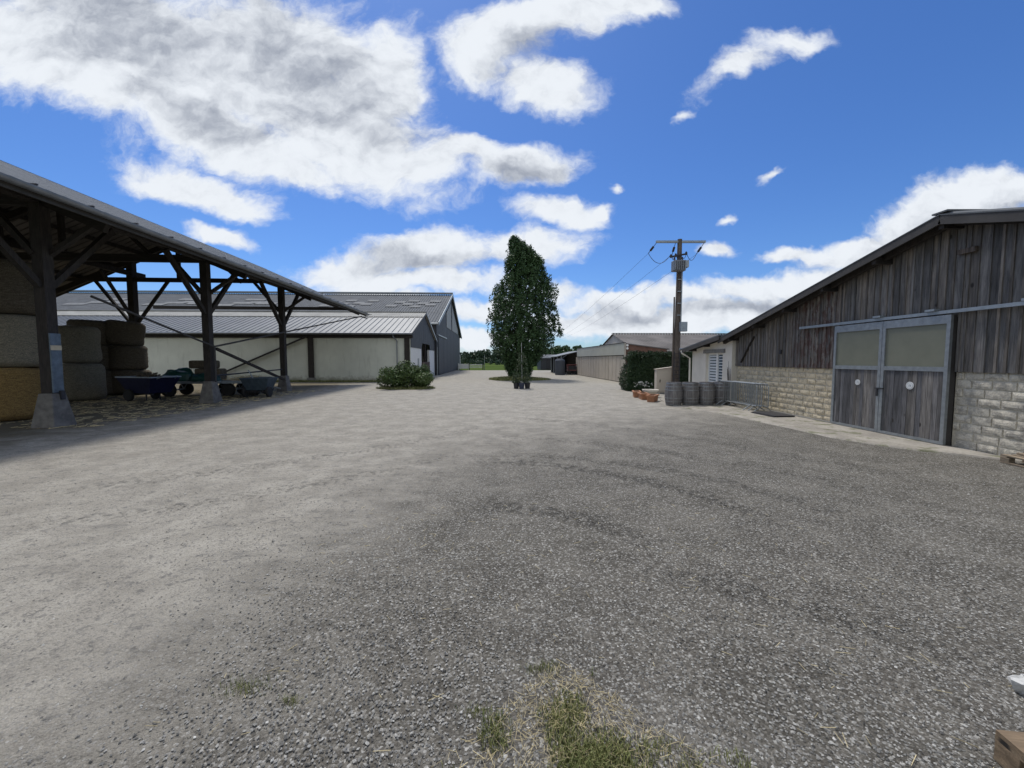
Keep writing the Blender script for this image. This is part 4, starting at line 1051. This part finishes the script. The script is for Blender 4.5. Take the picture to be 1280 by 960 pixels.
# roof with overhanging verge
XV = -.42
for s_, ya, yb in ((1, YR, 8.75), (-1, YR, -9.5)):
    za, zb_ = top(ya), top(yb)
    MB().ribbed((XV, yb, zb_), (16, 0, 0), (0, ya-yb, za-zb_), .18, .04, .3, .2, .02).build('roof_slope', M['fibre'], b)
    MB().beam((XV+.03, ya, za-.1), (XV+.03, yb, zb_-.1), .04, .2).build('verge_board', M['fascia'], b)
    MB().beam((-.12, ya, za-.14), (-.12, yb, zb_-.14), .1, .18).build('rafter', M['timber'], b)
for y in [-7.6, -6, -4.4, -2.8, -1.3, 0.1, 1.6, 3.2, 4.8, 6.4, 8.0]:
    MB().box(XV+.06, .1, y-.05, y+.05, top(y)-.3, top(y)-.14).build('purlin_end', M['timber_x'], b)
MB().beam((XV-.0, YR, ZR+.03), (15, YR, ZR+.03), .3, .03).build('ridge_cap', M['fibre'], b)
m_ = MB(); m_.box(14.6, 14.8, -9.4, 8.1, 0, 2.4); m_.box(.2, 14.6, 7.95, 8.1, 0, 2.7); m_.box(.2, 14.6, -9.5, -9.3, 0, 1.9); m_.build('rear_walls', M['mortar'], b)
MB().beam((.03, 7.7, 1.75), (.03, 6.9, 2.75), .03, .09, (1, 0, 0)).build('leaning_batten', M['timber'], b)
MB().box(.01, .06, 5.35, 5.45, 2.05, 2.2).build('hatch_plate', M['darkmetal'], b)
MB().box(-.02, .06, -.24, .08, 4.02, 4.12).build('nest_board', M['pole_wood'], b)
MB().box(-.30, -.24, .1, .18, 4.62, 4.72).build('verge_lamp', M['stone_chip'], b)
# track
tk = MB().box(-.08, -.01, -3.6, 4.4, 2.83, 2.90).build('door_track', M['track'], b)
for y in (-1.2, .45, 1.7, -2.6): MB().box(-.13, -.0, y-.1, y+.1, 2.905, 2.95).build('track_bracket', M['track'], tk)
# sliding door leaves
def leaf(y0, y1, name='sliding_door', handle=None, dy=None, dr=.09):
    fr = MB(); x0, x1 = -.075, -.015; w = .075
    for a, c_ in ((y0, y0+w), (y1-w, y1)): fr.box(x0, x1, a, c_, .04, DZ)
    for a, c_ in ((.04, .1), (1.6, 1.7), (2.62, DZ)): fr.box(x0, x1, y0+w, y1-w, a, c_)
    o = fr.build(name, M['galv'], b)
    bevel(MB().box(-.045, -.03, y0+w, y1-w, 1.7, 2.62).build('panel', M['poly'], o), .0005)
    q = MB(); vboards(q, y0+w+.002, y1-w-.002, lambda y: .102, lambda y: 1.598, .105, TX(-.03, -1), .006, .02, .006, r); q.build('planks', M['door_boards'], o)
    MB().box(-.028, -.022, y0+w, y1-w, .102, 1.598).build('backing', M['fascia'], o)
    d = MB().lathe((-.069, dy, 1.26), [(.002, 0), (dr, 0), (dr, .006), (.002, .006)], 28, 'x'); dd = d.build('round_sign', M['disc'], o)
    e = MB()
    for k in range(24):       # faint ring and small mark
        a0, a1 = 2*PI*k/24, 2*PI*(k+1)/24
        e.hexa([(-.072, dy+math.cos(a0)*dr*.8, 1.26+math.sin(a0)*dr*.8), (-.072, dy+math.cos(a1)*dr*.8, 1.26+math.sin(a1)*dr*.8), (-.072, dy+math.cos(a1)*dr*.72, 1.26+math.sin(a1)*dr*.72), (-.072, dy+math.cos(a0)*dr*.72, 1.26+math.sin(a0)*dr*.72)],
               [(-.0695, dy+math.cos(a0)*dr*.8, 1.26+math.sin(a0)*dr*.8), (-.0695, dy+math.cos(a1)*dr*.8, 1.26+math.sin(a1)*dr*.8), (-.0695, dy+math.cos(a1)*dr*.72, 1.26+math.sin(a1)*dr*.72), (-.0695, dy+math.cos(a0)*dr*.72, 1.26+math.sin(a0)*dr*.72)])
    e.box(-.072, -.0695, dy-.03, dy-.012, 1.235, 1.285); e.box(-.072, -.0695, dy-.011, dy+.025, 1.262, 1.285); e.box(-.072, -.0695, dy+.01, dy+.024, 1.23, 1.26)
    e.build('emblem', M['disc_mark'], dd); return o
l1 = leaf(1.57, D1, dy=2.2, dr=.075); l2 = leaf(D0-.02, 1.56, dy=.83, dr=.088)
MB().box(-.1, -.078, 1.45, 1.68, 1.13, 1.16).build('latch', M['darkmetal'], l2)
MB().box(-.1, -.078, 1.6, 1.64, .95, 1.13).build('padlock', M['darkmetal'], l1)
MB().box(.0, .12, D0+.0, D0+.012, 0, 2.8).build('door_jamb', M['fascia'], b)
MB().box(.3, .34, D0, D1, 0, DZ).build('inner_screen', M['fascia'], b)

# ---------------------------------------------------------------- rendered annex
b = thing('rendered_annex', 'small cream rendered annex with shuttered door at the far end of the stone barn', 'building', (9.2, 16.4, 0))
W0, W1, WB, WT = .72, 2.2, .12, 2.16
def at_(y): return 2.93-.135*(y-.35)
m_ = MB()
for a, c_ in ((.0, W0), (W1, 3.6)): m_.hexa([(-.02,a,0),(.28,a,0),(.28,c_,0),(-.02,c_,0)], [(-.02,a,at_(a)-.16),(.28,a,at_(a)-.16),(.28,c_,at_(c_)-.16),(-.02,c_,at_(c_)-.16)])
m_.hexa([(-.02,W0,WT),(.28,W0,WT),(.28,W1,WT),(-.02,W1,WT)], [(-.02,W0,at_(W0)-.16),(.28,W0,at_(W0)-.16),(.28,W1,at_(W1)-.16),(-.02,W1,at_(W1)-.16)])
m_.box(-.02, .28, W0, W1, 0, WB); m_.box(.28, 8, 3.35, 3.6, 0, 2.25)
m_.build('wall', M['white_render'], b)
MB().box(-.06, -.022, W0-.2, W1+.2, WT+.0, WT+.17).build('lintel', M['concrete'], b)
fr = MB(); fr.box(.1, .16, W0, W0+.07, WB, WT); fr.box(.1, .16, W1-.07, W1, WB, WT); fr.box(.1, .16, W0+.07, W1-.07, WT-.07, WT); fr.box(.095, .16, 1.33, 1.47, WB, WT-.07)
d = fr.build('shutter_frame', M['white_paint'], b)
MB().box(.15, .165, W0+.07, W1-.07, WB, WT-.07).build('glass', M['slotglass'], d)
for a, c_ in ((W0+.07, 1.33), (1.47, W1-.07)):
    s_ = MB()
    for k in range(15): s_.box(.11, .148, a+(.02 if a > 1.4 else .0), c_ if a > 1.4 else a+.12, WB+.05+k*.13, WB+.11+k*.13) if 0 else s_.box(.11, .148, a+.01, c_-.01, WB+.04+k*.13, WB+.12+k*.13 - (0 if a > 1.4 else .04))
    s_.build('shutter', M['shutter'], d)
MB().hexa([(-.42,.35,at_(.35)-.05),(8.5,.35,at_(.35)-.05),(8.5,4.0,at_(4)-.05),(-.42,4.0,at_(4)-.05)], [(-.42,.35,at_(.35)),(8.5,.35,at_(.35)),(8.5,4.0,at_(4)),(-.42,4.0,at_(4))]).build('roof', M['fibre'], b)
MB().beam((-.4, .35, at_(.35)-.14), (-.4, 3.95, at_(3.95)-.14), .04, .16).build('verge_board', M['fascia'], b)
for y in (.6, 1.9, 3.2): MB().box(-.37, -.022, y-.05, y+.05, at_(y)-.26, at_(y)-.12).build('rafter_end', M['timber_x'], b)
MB().tube([(-.5, 4.05, 2.4), (8.5, 4.05, 2.4)], .07, 8).build('gutter', M['gutter'], b)
MB().tube([(-.4, 4.05, 2.36), (-.4, 3.95, 2.2), (-.1, 3.7, 1.95), (-.1, 3.66, .05)], .045, 8).build('downpipe', M['white_render'], b)
vn = thing('climbing_vine', 'bare dry vine climbing the join of the annex and the stone wall', 'plant', (9.08, 16.3, 0)); mb = MB()
for _ in range(9):
    y = R.uniform(-.25, .2); mb.tube([(0, y*.3, 0), (-.03, y*.7, .9), (-.05, y, R.uniform(1.2, 1.9))], [.02, .014, .004], 5)
mb.build('stems', M['bark'], vn)

# ---------------------------------------------------------------- pallets and stray stone
def pallet(label, loc, rz, mat='pallet', L=1.2, W=.8):
    t = thing('wooden_pallet', label, 'pallet', loc, rz)
    for i in range(5): y = -W/2+i*(W-.12)/4; bevel(MB().box(-L/2, L/2, y, y+.12, .122, .144).build('top_board', M[mat], t), .002)
    for y in (-W/2, -.05, W/2-.1):
        MB().box(-L/2, L/2, y, y+.1, 0, .02).build('bottom_board', M[mat], t)
        for x in (-L/2, -.07, L/2-.14): bevel(MB().box(x, x+.14, y, y+.1, .0205, .1).build('block', M[mat], t), .002)
    for x in (-L/2, -.05, L/2-.1): MB().box(x, x+.1, -W/2, W/2, .1, .1215).build('stringer_board', M[mat], t)
    return t
pallet('pale new wooden pallet poking in at the bottom right corner of the photo', (2.78, 1.24, .005), -.12)
pallet('old worn pallet lying by the stone wall at the right edge', (9.15, 6.35, .01), 1.45, 'oldplank', 1.2, .8)
t = thing('loose_plank', 'old plank resting on the worn pallet by the stone wall', 'plank', (9.0, 6.45, .16), 1.3); bevel(MB().box(-.5, .5, -.08, .08, 0, .03).build('board', M['oldplank'], t), .003)
mb = MB(); r = random.Random(5)
for i in range(7):
    for k in range(10):
        ph = PI*i/6; th = 2*PI*k/10; w = 1+mn.noise(Vector((math.cos(th)*1.5, math.sin(th)*1.5, ph*1.2)))*.5
        mb.v.append((math.sin(ph)*math.cos(th)*.07*w, math.sin(ph)*math.sin(th)*.05*w, math.cos(ph)*-.05*w+.04))
for i in range(6):
    for k in range(10): mb.f.append((i*10+k, i*10+(k+1) % 10, (i+1)*10+(k+1) % 10, (i+1)*10+k))
o = mb.build('pale_stone', M['stone_chip'], label='fist sized pale stone on the gravel at the right edge', category='stone'); o.location = (2.86, 2.08, 0)

# ---------------------------------------------------------------- foreground grass and straw
r = random.Random(31); mb = MB(); st = MB()
made = 0
while made < 15000:
    x = r.uniform(-.55, 1.1); y = r.uniform(1.25, 2.25)
    lim = 2.2-.85*abs(x-.3)-(.12 if x < .2 else .0)
    q = (lim-y)/.35+mn.noise(Vector((x*5, y*5, 2)))*1.6
    if r.random() > q*(.3 if x < .55 else .14): continue
    blades(mb, x, y, 0, r.uniform(.015, .06), r, .0022); made += 1
mb.build('foreground_grass', M['grass'], kind='stuff', label='patchy green grass mixed with dry straw at the bottom centre', category='grass')
for _ in range(2000):
    x = r.gauss(.28, .34); y = r.uniform(1.3, 2.25)
    if y > 2.3-.95*abs(x-.3): continue
    th = r.uniform(0, 3.14); l = r.uniform(.008, .035); d = Vector((math.cos(th)*l, math.sin(th)*l, r.uniform(-.1, .3)*l)); a = Vector((x, y, r.uniform(.006, .03)))
    st.beam(a-d, a+d, .0011)
for _ in range(260):
    x = r.uniform(-2, 3.2); y = r.uniform(1.4, 5); th = r.uniform(0, 3.14); l = r.uniform(.01, .045); d = Vector((math.cos(th)*l, math.sin(th)*l, 0)); st.beam(Vector((x, y, .012))-d, Vector((x, y, .012))+d, .0018)
st.build('foreground_straw', M['straw'], kind='stuff', label='dry straw stems strewn over grass and gravel at the bottom centre', category='straw')
for lb, x, y, n_, s_ in (('small green grass tuft just beyond the foreground grass patch', .19, 2.24, 260, .06), ('flat green grass tuft on the gravel at the lower left', -1.5, 2.1, 260, .07), ('tiny green grass tuft right of the lower left tuft', -1.2, 2.02, 90, .04),
                         ('small dry green tuft between the two patches of grass', -.17, 1.95, 130, .05)):
    t = MB()
    for k in range(10): blades(t, math.cos(k*.628)*s_*.5, math.sin(k*.628)*s_*.25, 0, .03, r, .002)
    for _ in range(n_): blades(t, r.gauss(0, s_), r.gauss(0, s_*.5), 0, r.uniform(.01, .04), r, .0013)
    o = t.build('grass_tuft', M['grass'], label=lb, category='grass tuft'); o.location = (x, y, 0)

# ---------------------------------------------------------------- camera
cam = bpy.data.cameras.new('camera'); co = bpy.data.objects.new('camera', cam); COL.objects.link(co)
cam.sensor_width = 36; cam.lens = 490/1280*36; cam.clip_end = 3000; cam.clip_start = .05
co.location = (0, 0, 1.85); co.rotation_euler = (PI/2-math.atan(30/490), 0, 0); S.camera = co

# ---------------------------------------------------------------- sun and sky
SV = Vector((-.38, .92, 0)).normalized(); EL = math.radians(62)
sv = Vector((SV.x*math.cos(EL), SV.y*math.cos(EL), math.sin(EL)))
sun = bpy.data.lights.new('sun', 'SUN'); sun.energy = 2.2; sun.angle = math.radians(10); sun.color = (1, .95, .88)
so = bpy.data.objects.new('sun', sun); COL.objects.link(so); so.rotation_euler = sv.to_track_quat('Z', 'Y').to_euler()
w = bpy.data.worlds.new('World'); S.world = w; w.cycles.sampling_method = 'NONE'; w.use_nodes = True; nt = w.node_tree; nt.nodes.clear(); n = N(nt)
sky = n.node('ShaderNodeTexSky', sky_type='NISHITA'); sky.sun_disc = False; sky.sun_elevation = EL; sky.sun_rotation = math.atan2(sv.x, sv.y)
sky.air_density = 1.0; sky.dust_density = .5; sky.ozone_density = 2.5; sky.altitude = 100
CL = [(-0.911, 0.793, 0.492, 0.17, -0.34, 1), (-0.604, 0.701, 0.439, 0.162, -0.43, 1), (-0.413, 0.55, 0.331, 0.135, -0.34, 1), (-0.505, 0.756, 0.27, 0.13, -0.17, 1), (-0.766, 0.588, 0.327, 0.106, -0.38, 1), (-1.016, 0.663, 0.284, 0.087, -0.43, 0.9), (-0.237, 0.483, 0.178, 0.065, -0.08, 1), (0.02, 0.47, 0.168, 0.05, 0.14, 1), (-0.793, 0.432, 0.215, 0.059, -0.31, 0.9), (-0.677, 0.373, 0.088, 0.032, -0.43, 0.8), (-1.127, 0.756, 0.281, 0.115, -0.43, 1), (-0.332, 0.663, 0.137, 0.112, 0.0, 1), (-0.039, 0.775, 0.174, 0.078, 0.25, 1), (0.155, 0.834, 0.183, 0.074, 0.25, 1), (0.309, 0.866, 0.115, 0.04, 0.08, 0.9), (0.098, 0.663, 0.133, 0.06, -0.13, 1), (0.02, 0.691, 0.068, 0.047, 0.0, 0.7), (0.565, 0.723, 0.142, 0.038, 0.48, 0.62), (0.669, 0.789, 0.096, 0.034, 0.2, 0.6), (0.119, 0.373, 0.115, 0.039, -0.07, 1), (0.209, 0.373, 0.032, 0.023, 0.0, 0.8), (-0.22, 0.264, 0.221, 0.063, 0.1, 1), (0.04, 0.28, 0.156, 0.059, 0.09, 1), (-0.422, 0.217, 0.141, 0.04, 0.09, 0.9), (-0.242, 0.191, 0.302, 0.04, 0.03, 0.8), (-0.72, 0.294, 0.095, 0.032, -0.26, 0.9), (0.637, 0.474, 0.039, 0.017, 0.26, 0.7), (0.548, 0.362, 0.035, 0.014, 0.26, 0.65), (0.517, 0.28, 0.06, 0.026, 0.09, 0.8), (0.264, 0.43, 0.024, 0.012, 0.0, 0.5), (0.427, 0.616, 0.027, 0.013, 0.34, 0.5), (1.172, 0.406, 0.234, 0.071, 0.24, 1), (1.017, 0.348, 0.175, 0.056, 0.38, 1), (0.902, 0.27, 0.217, 0.044, 0.24, 0.85), (0.722, 0.256, 0.141, 0.024, -0.07, 0.75), (0.645, 0.181, 0.241, 0.04, 0.05, 0.9), (0.766, 0.161, 0.24, 0.052, 0.17, 1), (0.323, 0.151, 0.302, 0.032, 0.05, 0.9), (0.526, 0.117, 0.323, 0.044, 0.05, 1), (0.202, 0.101, 0.243, 0.044, 0.03, 1), (0.405, 0.085, 0.405, 0.028, 0.0, 1), (0.121, 0.171, 0.121, 0.028, -0.09, 0.7), (-0.081, 0.131, 0.182, 0.036, 0.05, 0.9), (-0.081, 0.061, 0.284, 0.024, 0.0, 0.8), (-0.363, 0.141, 0.242, 0.028, 0.0, 0.8), (-0.3, 0.7, 0.1, 0.15, 0, 1), (-0.62, 0.5, 0.28, 0.06, -0.3, 1), (-0.7, 0.4, 0.12, 0.045, -0.45, 1), (-0.12, 0.5, 0.12, 0.05, -0.1, 1)]
g = n.node('ShaderNodeTexCoord').outputs['Generated']; s = n.sep(g)
yy = n.m('MAXIMUM', n.m('ABSOLUTE', s[1]), .06)
A = n.m('DIVIDE', s[0], yy); B = n.m('DIVIDE', s[2], yy)
ab = n.comb(A, B, 0)
w1_ = n.noise(n.map(ab, scale=(1, 1.5, 1)), 3.2, 1, .5, col=True)
w2_ = n.noise(n.map(ab, scale=(1, 1.3, 1)), 13, 3, .6, col=True)
warp = n.vm('ADD', n.vm('SCALE', n.vm('SUBTRACT', w1_, (.5, .5, .5)), scale=.12), n.vm('SCALE', n.vm('SUBTRACT', w2_, (.5, .5, .5)), scale=.06))
abw = n.vm('ADD', ab, warp)
field = None
for a, b_, ra, rb_, an, wt in CL:
    ca, sa = math.cos(an), math.sin(an)
    d = n.vm('SUBTRACT', abw, (a, b_, 0))
    u_ = n.vm('DOT_PRODUCT', d, (ca/ra, sa/ra, 0)); v_ = n.vm('DOT_PRODUCT', d, (-sa/rb_, ca/rb_, 0))
    l2 = n.m('SQRT', n.m('MULTIPLY_ADD', u_, u_, n.m('MULTIPLY', v_, v_)))
    f = n.m('MULTIPLY_ADD', l2, -wt, 1.2*wt)
    field = f if field is None else n.m('SMOOTH_MAX', field, f, .2)
field = n.m('MINIMUM', field, .95)
lf = n.noise(n.map(ab, scale=(1, 1.5, 1), loc=(5, 2, 0)), 2.2, 2, .5)
det = n.noise(n.map(abw, scale=(1, 1.4, 1)), 7, 8, .64)
fld = n.m('MULTIPLY_ADD', n.m('SUBTRACT', det, .5), 1.35, field)
dens = n.ss(fld, .04, .64)
GR = [(-.95, .84, .5, .17, -.34), (-.55, .74, .42, .14, -.43), (-.36, .62, .26, .10, -.34), (-.8, .62, .2, .06, -.4), (-.25, .235, .25, .035, .05), (.5, .125, .5, .03, .03), (1.15, .34, .3, .04, .3), (.05, .74, .15, .05, .2), (.0, .455, .14, .03, .1)]
gf = None
for a, b_, ra, rb_, an in GR:
    ca, sa = math.cos(an), math.sin(an); d = n.vm('SUBTRACT', abw, (a, b_, 0))
    u_ = n.vm('DOT_PRODUCT', d, (ca/ra, sa/ra, 0)); v_ = n.vm('DOT_PRODUCT', d, (-sa/rb_, ca/rb_, 0))
    f = n.m('SUBTRACT', 1.1, n.m('SQRT', n.m('MULTIPLY_ADD', u_, u_, n.m('MULTIPLY', v_, v_))))
    gf = f if gf is None else n.m('MAXIMUM', gf, f)
gst = n.noise(n.map(ab, rot=(0, 0, .5), scale=(1.2, 3.0, 1)), 3.0, 3, .5)
thick = n.ss(n.m('ADD', gf, n.m('MULTIPLY', n.m('SUBTRACT', gst, .5), 2.6)), -.35, 1.3)
rel = n.m('SUBTRACT', det, n.noise(n.map(n.vm('ADD', abw, (-.015, .025, 0)), scale=(1, 1.4, 1)), 7, 5, .6))
lum = n.m('MULTIPLY_ADD', thick, -.62, n.m('MULTIPLY_ADD', rel, 1.3, .93))
ccol = n.mix(n.ss(lum, .0, 1.02), (.22, .245, .30), (.60, .63, .67))
# unseen cloud added behind the viewer and overhead to neutralise the blue ambient light
back = n.m('MULTIPLY', n.ss(s[1], .05, -.25), n.ss(n.m('ADD', n.noise(n.map(g, scale=(1, 1, 1.6)), 2.4, 3, .55), 0), .40, .52))
top = n.m('MULTIPLY', n.ss(s[2], .78, .9), .8)
dens = n.m('MAXIMUM', dens, n.m('MAXIMUM', back, top))
hs = n.node('ShaderNodeHueSaturation'); hs.inputs['Saturation'].default_value = 1.15; hs.inputs['Value'].default_value = 1; n.put(hs.inputs['Color'], sky.outputs[0])
bg1 = n.node('ShaderNodeBackground'); n.put(bg1.inputs[0], n.mix(1, hs.outputs[0], (.60, .79, 1.10), 'MULTIPLY')); bg1.inputs[1].default_value = .08
bg2 = n.node('ShaderNodeBackground'); n.put(bg2.inputs[0], ccol); bg2.inputs[1].default_value = 1.0
mx = n.node('ShaderNodeMixShader'); n.put(mx.inputs[0], n.m('MULTIPLY', dens, n.ss(s[2], -.02, .02))); nt.links.new(bg1.outputs[0], mx.inputs[1]); nt.links.new(bg2.outputs[0], mx.inputs[2])
ow = n.node('ShaderNodeOutputWorld'); nt.links.new(mx.outputs[0], ow.inputs[0])
S.view_settings.view_transform = 'Standard'; S.view_settings.look = 'None'; S.view_settings.gamma = 1; S.view_settings.exposure = .5
S.view_settings.use_curve_mapping = False
S.cycles.max_bounces = 4; S.cycles.diffuse_bounces = 3; S.cycles.glossy_bounces = 2; S.cycles.transmission_bounces = 2; S.cycles.transparent_max_bounces = 4
S.cycles.caustics_reflective = False; S.cycles.caustics_refractive = False
